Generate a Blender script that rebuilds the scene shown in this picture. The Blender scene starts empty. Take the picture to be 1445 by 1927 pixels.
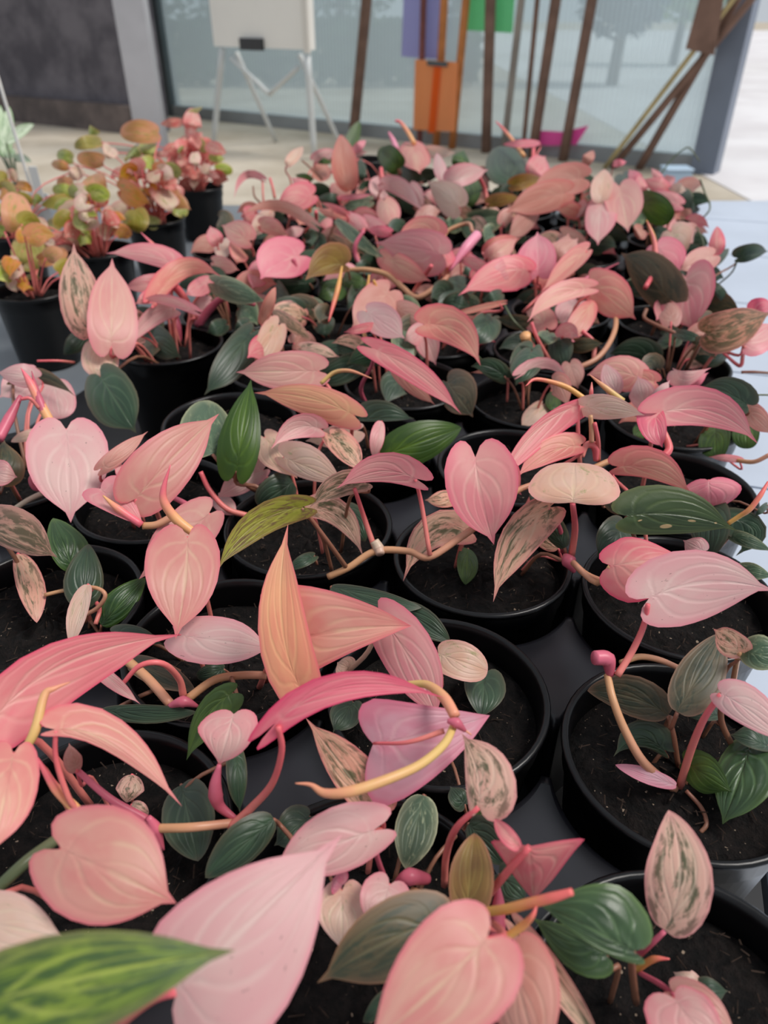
import bpy, math, random
from mathutils import Vector, Matrix

random.seed(7)
SC = bpy.context.scene
COL = SC.collection

# ------------------------------------------------------------------ camera, world, sun, exposure
FPX, CX, CY = 1380.0, 722.5, 963.5            # focal length in pixels of the 1445x1927 frame
THETA = math.atan(953.5 / FPX)                # pitch below the horizon
CAMZ = 0.306                                  # height above the pot-rim plane (z = 0)
CT, ST = math.cos(THETA), math.sin(THETA)
cam_d = bpy.data.cameras.new('camera')
cam = bpy.data.objects.new('camera', cam_d)
COL.objects.link(cam)
cam.location = (0, 0, CAMZ)
cam.rotation_euler = (math.pi / 2 - THETA, 0, 0)
cam_d.sensor_fit = 'VERTICAL'
cam_d.sensor_height = 36.0
cam_d.lens = FPX / 1927 * 36.0
cam_d.clip_start = 0.01
cam_d.dof.use_dof = True
cam_d.dof.focus_distance = 0.40
cam_d.dof.aperture_fstop = 9.0
SC.camera = cam

world = bpy.data.worlds.new('overcast_sky')
SC.world = world
world.use_nodes = True
wb = world.node_tree.nodes['Background']
wb.inputs[0].default_value = (0.86, 0.92, 1.0, 1)
wb.inputs[1].default_value = 0.60

sun_d = bpy.data.lights.new('hazy_sun', 'SUN')
sun_d.energy = 2.6
sun_d.angle = math.radians(24)
sun_d.color = (1.0, 0.955, 0.90)
sun = bpy.data.objects.new('hazy_sun', sun_d)
COL.objects.link(sun)
sun.rotation_euler = Vector((-0.62, 0.06, -1.0)).to_track_quat('-Z', 'Y').to_euler()

SC.view_settings.view_transform = 'Standard'
SC.view_settings.look = 'None'
SC.view_settings.gamma = 1.0
SC.view_settings.use_curve_mapping = False
SC.view_settings.exposure = 0.0

FLOOR_Z = -0.644
BENCH_Z = -0.100

# ------------------------------------------------------------------ pixel to place helpers
def ray(u, v):
    x, y = (u - CX) / FPX, (v - CY) / FPX
    return Vector((x, CT - y * ST, -ST - y * CT))      # depth 1 along the optical axis

def at_z(u, v, z):
    d = ray(u, v)
    t = (z - CAMZ) / d.z
    return Vector((0, 0, CAMZ)) + d * t

def at_plane(u, v, p, n):
    d = ray(u, v)
    o = Vector((0, 0, CAMZ))
    return o + d * ((p - o).dot(n) / d.dot(n))

def depth(p):
    return p.y * CT + (CAMZ - p.z) * ST

# zoomed crops the measurements were taken in: left, top, magnification
CROP = {
 'px': (0, 0, 1.0),
 'a3': (0, 400, 3.0104), 'a4': (400, 250, 2.5804), 'a5': (860, 250, 2.470), 'a6': (400, 640, 2.5804),
 'a7': (860, 640, 2.470), 'a8': (0, 680, 2.89), 'b1': (0, 1150, 2.5804), 'b2': (0, 1480, 2.4083),
 'b3': (460, 960, 2.4083), 'b4': (500, 1380, 2.4083), 'b5': (960, 1080, 2.9794), 'b6': (920, 1480, 2.7524),
 'c1': (400, 230, 3.8026), 'c2': (720, 230, 3.8026), 'c3': (1060, 230, 3.7532), 'c4': (0, 180, 3.3605),
 'c5': (1250, 520, 3.3231), 'c6': (1180, 1150, 2.479), 'c7': (380, 500, 3.8026), 'c8': (840, 480, 3.6125),
}
def px(c, x, y):
    a, b, s = CROP[c]
    return a + x / s, b + y / s
def P3(c, x, y, z):
    return at_z(*px(c, x, y), z)

# ------------------------------------------------------------------ object helpers
def link(name, me, parent=None, mat=None):
    o = bpy.data.objects.new(name, me)
    COL.objects.link(o)
    if parent is not None:
        o.parent = parent
        o.matrix_parent_inverse = Matrix.Translation(-parent.location)
    if mat is not None and not me.materials:
        me.materials.append(mat)
    return o

def empty(name, loc):
    o = bpy.data.objects.new(name, None)
    COL.objects.link(o)
    o.location = loc
    o.empty_display_size = 0.02
    return o

def tag(o, label, cat, group=None):
    o['label'] = label
    o['category'] = cat
    if group:
        o['group'] = group
    return o

def mesh(name, vs, fs, smooth=False, uvs=None):
    me = bpy.data.meshes.new(name)
    me.from_pydata([tuple(v) for v in vs], [], fs)
    if uvs is not None:
        ul = me.uv_layers.new(name='UVMap')
        for lp in me.loops:
            ul.data[lp.index].uv = uvs[lp.vertex_index]
    if smooth:
        for p in me.polygons:
            p.use_smooth = True
    me.update()
    return me

def box_mesh(name, lo, hi, bev=0.0):
    x0, y0, z0 = lo
    x1, y1, z1 = hi
    b = min(bev, (x1-x0)/3, (y1-y0)/3, (z1-z0)/3)
    if b <= 0:
        vs = [(x, y, z) for z in (z0, z1) for x, y in ((x0, y0), (x1, y0), (x1, y1), (x0, y1))]
        return mesh(name, vs, [(3,2,1,0), (4,5,6,7), (0,1,5,4), (1,2,6,5), (2,3,7,6), (3,0,4,7)])
    vs, fs = [], []
    def ring(i, z):
        return [(x0+i, y0+i, z), (x1-i, y0+i, z), (x1-i, y1-i, z), (x0+i, y1-i, z)]
    for i, z in ((b, z0), (0, z0+b), (0, z1-b), (b, z1)):
        vs += ring(i, z)
    fs = [(3,2,1,0), (12,13,14,15)]
    for r in range(3):
        for k in range(4):
            a, c = r*4+k, r*4+(k+1) % 4
            fs.append((a, c, c+4, a+4))
    return mesh(name, vs, fs)

def prism(name, pts, t):
    """flat outline (list of 3D points in one plane) given thickness vector t"""
    n = len(pts)
    vs = list(pts) + [p + t for p in pts]
    fs = [tuple(range(n-1, -1, -1)), tuple(range(n, 2*n))]
    for k in range(n):
        fs.append((k, (k+1) % n, n+(k+1) % n, n+k))
    return mesh(name, vs, fs)

def lathe(name, prof, seg=48, smooth=True):
    vs, fs = [], []
    for r, z in prof:
        for k in range(seg):
            a = 2*math.pi*k/seg
            vs.append((r*math.cos(a), r*math.sin(a), z))
    for i in range(len(prof)-1):
        for k in range(seg):
            a, b = i*seg+k, i*seg+(k+1) % seg
            fs.append((a, b, b+seg, a+seg))
    fs.append(tuple(range(seg-1, -1, -1)))
    return mesh(name, vs, fs, smooth)

def catmull(pts, n=5):
    if len(pts) < 3:
        return [pts[0].lerp(pts[-1], k/ n) for k in range(n+1)]
    out = []
    P = [pts[0]*2-pts[1]] + list(pts) + [pts[-1]*2-pts[-2]]
    for i in range(1, len(P)-2):
        p0, p1, p2, p3 = P[i-1:i+3]
        for k in range(n):
            t = k/n
            out.append(0.5*((2*p1)+(p2-p0)*t+(2*p0-5*p1+4*p2-p3)*t*t+(3*p1-p0-3*p2+p3)*t**3))
    out.append(pts[-1].copy())
    return out

def tube_mesh(name, pts, radii, sides=8, n=5):
    """tube along a smooth curve; radii are given at evenly spaced stations"""
    c = catmull(pts, n)
    m = len(c)
    vs, fs, uvs = [], [], []
    prev = None
    for i, p in enumerate(c):
        t = (c[min(i+1, m-1)] - c[max(i-1, 0)]).normalized()
        if prev is None:
            a = t.orthogonal().normalized()
        else:
            a = (prev - t*prev.dot(t)).normalized()
        prev = a
        b = t.cross(a)
        f = i/(m-1)*(len(radii)-1)
        k = min(int(f), len(radii)-2) if len(radii) > 1 else 0
        r = radii[0] if len(radii) == 1 else radii[k]+(radii[k+1]-radii[k])*(f-k)
        for s in range(sides):
            an = 2*math.pi*s/sides
            vs.append(p + a*(r*math.cos(an)) + b*(r*math.sin(an)))
            uvs.append((s/sides, i/(m-1)))
    for i in range(m-1):
        for s in range(sides):
            q, w = i*sides+s, i*sides+(s+1) % sides
            fs.append((q, w, w+sides, q+sides))
    fs.append(tuple(range(sides-1, -1, -1)))
    fs.append(tuple((m-1)*sides+s for s in range(sides)))
    return mesh(name, vs, fs, True, uvs)

# ------------------------------------------------------------------ materials
def lin(c):
    return tuple(((x/255)/12.92 if x/255 <= 0.04045 else ((x/255+0.055)/1.055)**2.4) for x in c) + (1,)

class NT:
    def __init__(self, name):
        self.m = bpy.data.materials.new(name)
        self.m.use_nodes = True
        self.t = self.m.node_tree
        self.t.nodes.clear()
        self.out = self.t.nodes.new('ShaderNodeOutputMaterial')
    def n(self, kind, **kw):
        nd = self.t.nodes.new('ShaderNode'+kind)
        for k, v in kw.items():
            setattr(nd, k, v)
        return nd
    def l(self, a, b):
        self.t.links.new(a, b)
    def put(self, sock, v):
        if hasattr(v, 'is_linked'):
            self.l(v, sock)
        else:
            sock.default_value = v
    def math(self, op, a, b=0.0, c=0.0, clamp=False):
        nd = self.n('Math', operation=op, use_clamp=clamp)
        for i, v in enumerate((a, b, c)):
            self.put(nd.inputs[i], v)
        return nd.outputs[0]
    def smooth(self, v, e0, e1):
        nd = self.n('MapRange', interpolation_type='SMOOTHSTEP')
        self.put(nd.inputs[0], v)
        nd.inputs[1].default_value, nd.inputs[2].default_value = e0, e1
        nd.inputs[3].default_value, nd.inputs[4].default_value = 0.0, 1.0
        return nd.outputs[0]
    def mix(self, f, a, b):
        nd = self.n('Mix', data_type='RGBA')
        self.put(nd.inputs[0], f)
        self.put(nd.inputs[6], a)
        self.put(nd.inputs[7], b)
        return nd.outputs[2]
    def noise(self, vec, scale, detail=3.0, rough=0.5, dist=0.0):
        nd = self.n('TexNoise')
        nd.inputs['Scale'].default_value = scale
        nd.inputs['Detail'].default_value = detail
        nd.inputs['Roughness'].default_value = rough
        nd.inputs['Distortion'].default_value = dist
        if vec is not None:
            self.l(vec, nd.inputs['Vector'])
        return nd.outputs['Fac']
    def bump(self, h, strength, dist):
        nd = self.n('Bump')
        nd.inputs['Strength'].default_value = strength
        nd.inputs['Distance'].default_value = dist
        self.l(h, nd.inputs['Height'])
        return nd.outputs[0]
    def principled(self, color, rough=0.5, spec=0.5, normal=None, **kw):
        nd = self.n('BsdfPrincipled')
        self.put(nd.inputs['Base Color'], color)
        self.put(nd.inputs['Roughness'], rough)
        nd.inputs['Specular IOR Level'].default_value = spec
        for k, v in kw.items():
            self.put(nd.inputs[k.replace('_', ' ')], v)
        if normal is not None:
            self.l(normal, nd.inputs['Normal'])
        return nd
    def done(self, sh):
        self.l(sh, self.out.inputs['Surface'])
        return self.m

def simple(name, c, rough=0.5, spec=0.5, var=0.0, scale=20.0, bump=0.0, bd=0.002, **kw):
    t = NT(name)
    co = t.n('TexCoord').outputs['Object']
    f = t.noise(co, scale, 5)
    base = lin(c)
    dark = tuple(x*(1-var) for x in base[:3])+(1,)
    lite = tuple(min(1, x*(1+var)) for x in base[:3])+(1,)
    colr = t.mix(t.smooth(f, 0.3, 0.7), dark, lite) if var else base
    nm = t.bump(f, bump, bd) if bump else None
    return t.done(t.principled(colr, rough, spec, nm, **kw).outputs[0])

def leaf_mat(name, base, alt, edge, vein, veg=None, vegamt=0.5, vegscale=1.0, rough=0.42, trans=0.28, rib=0.6, spot=0.0, under=None, band=0.02, marks=()):
    """velvety leaf: arched veins follow the UVs, patches of green follow stretched noise, slightly translucent"""
    t = NT(name)
    uv = t.n('UVMap').outputs[0]
    sep = t.n('SeparateXYZ')
    t.l(uv, sep.inputs[0])
    s = t.math('ABSOLUTE', t.math('MULTIPLY_ADD', sep.outputs[0], 2.0, -1.0))
    q = sep.outputs[1]
    oi = t.n('ObjectInfo').outputs['Random']
    off = t.n('CombineXYZ')
    t.put(off.inputs[2], t.math('MULTIPLY', oi, 60.0))
    addv = t.n('VectorMath', operation='ADD')
    t.l(uv, addv.inputs[0])
    t.l(off.outputs[0], addv.inputs[1])
    vec = addv.outputs[0]
    n1 = t.noise(vec, 2.6, 3)
    c = t.mix(t.smooth(n1, 0.36, 0.66), lin(base), lin(alt))
    # broad arched bands beside the veins
    bands = t.math('COSINE', t.math('MULTIPLY', s, 18.5))
    fade = t.math('SUBTRACT', 1.0, t.smooth(q, 0.55, 0.98))
    wob = t.math('MULTIPLY_ADD', t.noise(vec, 4.0, 2), 0.12, -0.06)
    sw = t.math('ADD', s, t.math('MULTIPLY', wob, s))
    vm = t.math('SUBTRACT', 1.0, t.smooth(s, 0.012, 0.085))
    for sk, qk, ql, wd, am in ((0.80, -0.05, 0.55, 0.085, 0.55), (0.56, 0.04, 0.62, 0.075, 0.75), (0.34, 0.20, 0.60, 0.065, 0.55)):
        path = t.math('MULTIPLY', t.smooth(q, qk, qk+ql), sk)
        dk = t.math('ABSOLUTE', t.math('SUBTRACT', sw, path))
        mk = t.math('MULTIPLY', t.math('SUBTRACT', 1.0, t.smooth(dk, 0.0, wd)), am)
        mk = t.math('MULTIPLY', t.math('MULTIPLY', mk, fade), t.smooth(q, qk, qk+0.12))
        vm = t.math('MAXIMUM', vm, mk)
    if veg is not None:
        st = t.n('VectorMath', operation='MULTIPLY')
        t.l(vec, st.inputs[0])
        st.inputs[1].default_value = (3.4*vegscale, 2.4*vegscale, 1.0)
        n2 = t.noise(st.outputs[0], 1.9, 8, 0.68, 0.4)
        lo = 0.62-0.26*vegamt
        vg = t.smooth(n2, lo, lo+0.13)
        c = t.mix(t.math('MULTIPLY', vg, 0.92), c, lin(veg))
    c = t.mix(t.math('MULTIPLY', t.math('MULTIPLY', vm, t.smooth(t.noise(vec, 3.1, 2), 0.3, 0.6)), 0.6), c, lin(vein))
    c = t.mix(t.math('MULTIPLY', t.smooth(s, 0.5, 0.95), 0.28), c, lin(edge))
    em = t.smooth(s, 0.88, 1.0)
    c = t.mix(t.math('MULTIPLY', em, 0.75), c, lin(edge))
    c = t.mix(t.math('MULTIPLY', t.smooth(q, 0.86, 1.0), 0.6), c, lin(edge))
    if spot:
        n3 = t.noise(vec, 26.0, 2)
        c = t.mix(t.math('MULTIPLY', t.smooth(n3, 0.70, 0.76), spot), c, lin((80, 62, 50)))
    for (mu, mq, ru, rq) in marks:                       # dry tan blemishes on the blade
        du = t.math('DIVIDE', t.math('SUBTRACT', sep.outputs[0], mu), ru)
        dq = t.math('DIVIDE', t.math('SUBTRACT', q, mq), rq)
        dd_ = t.math('ADD', t.math('MULTIPLY', du, du), t.math('MULTIPLY', dq, dq))
        c = t.mix(t.math('SUBTRACT', 1.0, t.smooth(dd_, 0.6, 1.0)), c, lin((196,164,110)))
    hs = t.n('HueSaturation')
    t.put(hs.inputs['Value'], t.math('MULTIPLY_ADD', oi, 0.22, 0.89))
    t.put(hs.inputs['Saturation'], t.math('MULTIPLY_ADD', t.math('FRACT', t.math('MULTIPLY', oi, 7.3)), 0.24, 0.9))
    t.l(c, hs.inputs['Color'])
    c = hs.outputs[0]
    if under is not None:
        c = t.mix(t.n('NewGeometry').outputs['Backfacing'], c, lin(under))
    fine = t.noise(vec, 120.0, 2)
    h = t.math('ADD', t.math('MULTIPLY', vm, -0.34), t.math('ADD', t.math('MULTIPLY', t.math('MULTIPLY', bands, fade), -band), t.math('MULTIPLY', fine, 0.04)))
    nm = t.bump(h, rib, 0.0011)
    pr = t.principled(c, rough, 0.42, nm, Sheen_Weight=0.18, Sheen_Roughness=0.45)
    tr = t.n('BsdfTranslucent')
    t.l(c, tr.inputs[0])
    mx = t.n('MixShader')
    mx.inputs[0].default_value = trans
    t.l(pr.outputs[0], mx.inputs[1])
    t.l(tr.outputs[0], mx.inputs[2])
    return t.done(mx.outputs[0])

def stem_mat(name, c0, c1, rough=0.4):
    t = NT(name)
    sep = t.n('SeparateXYZ')
    t.l(t.n('UVMap').outputs[0], sep.inputs[0])
    co = t.n('TexCoord').outputs['Object']
    n = t.noise(co, 160.0, 4)
    f = t.math('ADD', sep.outputs[1], t.math('MULTIPLY_ADD', n, 0.5, -0.25), clamp=True)
    c = t.mix(t.smooth(f, 0.1, 0.9), lin(c0), lin(c1))
    return t.done(t.principled(c, rough, 0.45, t.bump(n, 0.15, 0.001), Subsurface_Weight=0.0).outputs[0])

LM = {
 'P': leaf_mat('pink_leaf', (230,140,146), (230,162,158), (236,108,134), (240,196,182)),
 'S': leaf_mat('salmon_leaf', (228,148,140), (232,170,154), (234,114,130), (240,206,172)),
 'A': leaf_mat('apricot_leaf', (236,162,134), (240,182,142), (238,124,134), (244,206,154), trans=0.32),
 'L': leaf_mat('pale_pink_leaf', (228,170,170), (228,186,180), (236,138,154), (238,208,198), spot=0.5),
 'Q': leaf_mat('lilac_pink_leaf', (222,140,160), (228,170,184), (232,116,148), (238,192,196)),
 'C': leaf_mat('cream_leaf', (230,188,166), (234,200,182), (238,176,170), (238,216,184), veg=(168,166,120), vegamt=0.2),
 'H': leaf_mat('hot_pink_leaf', (234,128,146), (238,152,160), (234,98,132), (242,184,180)),
 'T': leaf_mat('dusky_pink_leaf', (210,144,130), (218,160,146), (220,128,128), (228,184,162)),
 'G': leaf_mat('dark_green_leaf', (44,64,48), (54,78,56), (92,84,66), (84,104,80), rough=0.36, trans=0.12, rib=0.9, band=0.05),
 'D': leaf_mat('dusky_green_leaf', (74,72,54), (92,82,60), (150,112,88), (110,106,80), veg=(52,62,48), vegamt=0.6, rough=0.45, trans=0.12),
 'B': leaf_mat('fresh_green_leaf', (58,84,38), (78,106,46), (60,84,38), (112,142,66), rough=0.36, trans=0.3, rib=0.8),
 'R': leaf_mat('ribbed_green_leaf', (46,72,42), (60,88,52), (92,120,58), (104,136,84), rough=0.28, trans=0.15, rib=1.0, band=0.12),
 'Rm': leaf_mat('blemished_green_leaf', (46,66,34), (62,84,40), (96,104,52), (98,118,62), rough=0.3, trans=0.15, rib=0.8, band=0.05,
                marks=((0.80, 0.50, 0.055, 0.035), (0.71, 0.28, 0.03, 0.018), (0.62, 0.64, 0.035, 0.035), (0.52, 0.83, 0.06, 0.012))),
 'V': leaf_mat('mottled_pink_leaf', (232,176,156), (226,186,160), (238,150,150), (236,206,180), veg=(78,88,58), vegamt=0.55),
 'W': leaf_mat('mottled_green_leaf', (66,88,66), (82,104,80), (176,176,140), (130,148,116), veg=(150,160,126), vegamt=0.3, vegscale=1.6, trans=0.12),
 'N': leaf_mat('bronze_mottled_leaf', (196,142,122), (180,138,112), (206,140,130), (206,168,140), veg=(92,84,58), vegamt=0.8, vegscale=1.4),
 'O': leaf_mat('olive_bronze_leaf', (140,104,60), (156,126,62), (196,130,100), (178,160,84), trans=0.3),
 'Y': leaf_mat('lime_mottled_leaf', (90,116,44), (116,136,54), (120,116,76), (180,192,92), veg=(58,84,44), vegamt=0.75, vegscale=1.2, trans=0.2),
 'M': leaf_mat('lime_bronze_leaf', (148,150,50), (170,168,66), (150,110,70), (196,196,96), veg=(120,92,62), vegamt=0.6, vegscale=1.5, trans=0.25),
 # peperomia-like leaves on the left
 'K': leaf_mat('copper_leaf', (222,150,106), (200,140,70), (206,134,108), (206,180,92), veg=(150,150,60), vegamt=0.35),
 'Ko': leaf_mat('olive_leaf', (138,132,54), (164,152,72), (190,160,110), (186,176,100), veg=(190,140,90), vegamt=0.3),
 'Kg': leaf_mat('lime_leaf', (160,176,80), (190,196,120), (206,170,120), (220,220,150), veg=(110,130,56), vegamt=0.4),
 'Kp': leaf_mat('rosy_leaf', (222,120,116), (226,160,146), (230,110,110), (236,190,170), veg=(236,214,190), vegamt=0.35),
 'Kc': leaf_mat('cream_blush_leaf', (230,206,180), (226,186,170), (232,160,160), (240,222,196), veg=(160,160,96), vegamt=0.3),
 'Kw': leaf_mat('silver_green_leaf', (196,214,180), (222,232,210), (120,160,100), (150,184,130), veg=(104,148,92), vegamt=0.4),
}
SM = {
 'p': stem_mat('pink_petiole', (226,104,112), (222,128,118)),
 't': stem_mat('tan_stem', (206,154,112), (196,138,112)),
 'b': stem_mat('brown_stem', (150,98,80), (134,92,72)),
 'h': stem_mat('hot_pink_sheath', (212,104,126), (186,86,104)),
 'y': stem_mat('yellow_shoot', (218,182,112), (228,150,120)),
 'o': stem_mat('orange_shoot', (226,170,92), (236,112,108)),
 'w': stem_mat('pink_tip_shoot', (240,176,120), (240,112,128)),
 'g': stem_mat('green_stem', (84,96,66), (98,104,76)),
 'c': stem_mat('cream_stem', (214,190,166), (206,170,150)),
 'l': stem_mat('lilac_roll', (236,152,176), (232,136,160)),
}

M_POT = simple('black_plastic_pot', (9,9,11), 0.28, 0.35, 0.25, 60, 0.05)
M_TRAY = simple('black_tray_plastic', (33,33,38), 0.32, 0.45, 0.18, 25, 0.06, 0.001)
M_TRAYB = simple('tray_sheet_plastic', (24,24,28), 0.45, 0.5, 0.2, 25)

def soil_mat():
    t = NT('potting_soil')
    co = t.n('TexCoord').outputs['Object']
    n = t.noise(co, 170.0, 6, 0.7)
    c = t.mix(t.smooth(n, 0.35, 0.7), lin((9,8,8)), lin((34,27,25)))
    n2 = t.noise(co, 420.0, 1)
    c = t.mix(t.smooth(n2, 0.74, 0.78), c, lin((170,150,130)))
    return t.done(t.principled(c, 0.85, 0.25, t.bump(n, 1.0, 0.006)).outputs[0])
M_SOIL = soil_mat()
M_BIT = simple('soil_fibre', (58,46,39), 0.8, 0.2, 0.4, 300)

# ------------------------------------------------------------------ lattice of the pots on the bench
PB = Vector((0.029, 0.269, 0))
LA = Vector((0.120, -0.037, 0))
LB = Vector((0.037, 0.120, 0))
def lat(i, j):
    return PB + LA*i + LB*j

# ------------------------------------------------------------------ setting: ground, glazed screen, posts, dark wall
def concrete(name, c0, c1, scale):
    t = NT(name)
    co = t.n('TexCoord').outputs['Object']
    n = t.noise(co, scale, 6, 0.6)
    c = t.mix(t.smooth(n, 0.35, 0.68), lin(c0), lin(c1))
    return t.done(t.principled(c, 0.8, 0.3, t.bump(n, 0.2, 0.01)).outputs[0])

def struct(name, me, mat, parent=None):
    o = link(name, me, parent, mat)
    if parent is None:
        o['kind'] = 'structure'
    return o

M_FLOOR = concrete('beige_concrete', (172,160,142), (200,190,174), 1.3)
M_PAVE = concrete('sun_glare_paving', (214,210,212), (230,228,230), 0.9)  # near-white tone paints in the glare of outdoor sun
M_WALL = concrete('charcoal_render', (82,79,86), (116,112,118), 3.0)
M_KERB = concrete('brown_kerb', (92,84,82), (122,110,106), 4.0)
M_GREYP = simple('grey_painted_steel', (186,186,192), 0.5, 0.4, 0.06, 4)
M_DARKP = simple('dark_steel', (74,84,88), 0.5, 0.4, 0.1, 4)
M_BLUEP = simple('blue_grey_steel', (112,122,138), 0.45, 0.5, 0.08, 4)
M_RAIL = simple('grey_sill_metal', (150,154,156), 0.5, 0.4, 0.08, 4)

struct('floor', box_mesh('floor', (-30, -3, FLOOR_Z-0.1), (30, 60, FLOOR_Z)), M_FLOOR)
PVX = 2.16
struct('floor_paving', box_mesh('floor_paving', (PVX, -3, FLOOR_Z-0.01), (30, 40, FLOOR_Z+0.006)), M_PAVE)

W1 = at_z(334, 218, FLOOR_Z)
W2 = at_z(1305, 322, FLOOR_Z)
WL = (W2-W1).length
WD = (W2-W1).normalized()
UP = Vector((0, 0, 1))
WN = WD.cross(UP)                                   # towards the camera
if WN.y > 0:
    WN = -WN
def wbox(name, s0, s1, h0, h1, t0, t1):
    """box in the screen's own frame: along it, above the ground, in front of it"""
    vs = []
    for h in (h0, h1):
        for s, t in ((s0, t0), (s1, t0), (s1, t1), (s0, t1)):
            vs.append(W1 + WD*s + UP*h + WN*t)
    return mesh(name, vs, [(3,2,1,0), (4,5,6,7), (0,1,5,4), (1,2,6,5), (2,3,7,6), (3,0,4,7)])

def poly_mat():
    t = NT('twinwall_polycarbonate')
    co = t.n('TexCoord').outputs['Object']
    dp = t.n('VectorMath', operation='DOT_PRODUCT')
    t.l(co, dp.inputs[0])
    dp.inputs[1].default_value = tuple(WD)
    rib = t.math('SINE', t.math('MULTIPLY', dp.outputs['Value'], 2*math.pi/0.035))
    tr = t.n('BsdfTransparent')
    tr.inputs[0].default_value = (0.90, 0.97, 0.97, 1)
    pr = t.principled(lin((204,218,226)), 0.35, 0.5)
    tl = t.n('BsdfTranslucent')
    tl.inputs[0].default_value = lin((222,232,238))
    m1 = t.n('MixShader')
    m1.inputs[0].default_value = 0.6
    t.l(pr.outputs[0], m1.inputs[1])
    t.l(tl.outputs[0], m1.inputs[2])
    m2 = t.n('MixShader')
    t.put(m2.inputs[0], t.math('MULTIPLY_ADD', rib, 0.05, 0.52))
    t.l(m1.outputs[0], m2.inputs[1])
    t.l(tr.outputs[0], m2.inputs[2])
    return t.done(m2.outputs[0])
M_POLY = poly_mat()

win = struct('window_1', wbox('polycarbonate_panel', 0.0, WL, 0.10, 2.6, -0.006, 0.006), M_POLY)
struct('sill', wbox('sill', 0.0, WL, 0.0, 0.10, -0.04, 0.05), M_RAIL, win)
struct('end_rail', wbox('end_rail', -0.19, 0.0, 0.0, 2.7, -0.06, 0.06), M_DARKP, win)
struct('head_rail', wbox('head_rail', -0.19, WL, 2.6, 2.7, -0.05, 0.05), M_RAIL, win)
struct('trim_1', wbox('door_post', WL, WL+0.16, 0.0, 2.8, -0.05, 0.10), M_BLUEP)
lp = at_z(288, 285, FLOOR_Z)
struct('trim_2', box_mesh('grey_post', (lp.x-0.11, lp.y-0.03, FLOOR_Z), (lp.x+0.11, lp.y+0.10, 2.2)), M_GREYP)

D1, D2 = at_z(-700, 150, FLOOR_Z), at_z(290, 252, FLOOR_Z)
dd = (D2-D1).normalized()
dn = Vector((-dd.y, dd.x, 0))
def dbox(name, h0, h1, t0, t1):
    vs = []
    L = (D2-D1).length
    for h in (h0, h1):
        for s, t in ((0, t0), (L, t0), (L, t1), (0, t1)):
            vs.append(D1 + dd*s + UP*h + dn*t)
    return mesh(name, vs, [(3,2,1,0), (4,5,6,7), (0,1,5,4), (1,2,6,5), (2,3,7,6), (3,0,4,7)])
wl_ = struct('wall_left', dbox('charcoal_wall', 0, 2.8, 0, 0.2), M_WALL)
struct('kerb', dbox('kerb', 0, 0.22, -0.12, 0.0), M_KERB, wl_)

# trees beyond the screen
def tree_mat(name, c0, c1):
    t = NT(name)
    n = t.noise(t.n('TexCoord').outputs['Object'], 2.2, 4)
    c = t.mix(t.smooth(n, 0.35, 0.65), lin(c0), lin(c1))
    pr = t.principled(c, 0.55, 0.4)
    tl = t.n('BsdfTranslucent')
    t.l(c, tl.inputs[0])
    m = t.n('MixShader')
    m.inputs[0].default_value = 0.3
    t.l(pr.outputs[0], m.inputs[1])
    t.l(tl.outputs[0], m.inputs[2])
    return t.done(m.outputs[0])
M_TREES = [tree_mat('hedge_green', (24,58,34), (66,104,66)), tree_mat('blue_green', (20,42,60), (48,80,96)), tree_mat('lime_green', (120,160,60), (170,196,96))]
M_TRUNK = simple('bark', (92,78,66), 0.8, 0.2, 0.3, 8)
def tree(u, zc, w, h, z0, kind, label):
    y = (zc - (CAMZ-FLOOR_Z)*ST)/CT
    base = Vector(((u-CX)/FPX*zc, y, FLOOR_Z))
    root = tag(empty('garden_tree', base), label, 'tree', 'trees beyond the plastic screen')
    rnd = random.Random(int(u))
    vs, fs = [], []
    for k in range(1500):
        while True:
            p = Vector((rnd.uniform(-1, 1), rnd.uniform(-1, 1), rnd.uniform(-1, 1)))
            if 0.3 < p.length < 1:
                break
        c = base + Vector((p.x*w, p.y*w*0.8, z0+h/2+p.z*h/2))
        ax = Vector((rnd.uniform(-1, 1), rnd.uniform(-1, 1), rnd.uniform(-0.6, 0.6))).normalized()
        bx = ax.orthogonal().normalized()
        s = rnd.uniform(0.07, 0.16)
        b = len(vs)
        vs += [c-ax*s, c+bx*s*0.45, c+ax*s, c-bx*s*0.45]
        fs.append((b, b+1, b+2, b+3))
    o = link('foliage', mesh('foliage', vs, fs), root, M_TREES[kind])
    o['kind'] = 'stuff'
    link('trunk', tube_mesh('trunk', [base, base+Vector((0.05, 0, z0+h*0.3)), base+Vector((0, 0, z0+h*0.7))], [0.09, 0.06, 0.03]), root, M_TRUNK)
def hedge(u0, u1, zc, h, kind, label):
    y = (zc - (CAMZ-FLOOR_Z)*ST)/CT
    x0, x1 = (u0-CX)/FPX*zc, (u1-CX)/FPX*zc
    rnd = random.Random(3)
    vs, fs = [], []
    for k in range(3600):
        c = Vector((rnd.uniform(x0, x1), y+rnd.uniform(0, .7), FLOOR_Z+0.03+h*rnd.random()**0.8))
        ax = Vector((rnd.uniform(-1, 1), rnd.uniform(-.5, .5), rnd.uniform(-1, 1))).normalized()
        bx = ax.cross(Vector((0, 1, .3))).normalized()
        s = rnd.uniform(0.05, 0.11)
        b = len(vs)
        vs += [c-ax*s, c+bx*s*0.6, c+ax*s, c-bx*s*0.6]
        fs.append((b, b+1, b+2, b+3))
    o = link('garden_hedge', mesh('garden_hedge', vs, fs), None, M_TREES[kind])
    o['kind'] = 'stuff'
    tag(o, label, 'hedge')
hedge(60, 900, 10.2, 0.75, 0, 'low dark green hedge seen through the plastic screen behind the board')
tree(420, 13.0, 1.7, 3.2, 0.25, 0, 'dense green tree beyond the screen behind the white board')
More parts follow.
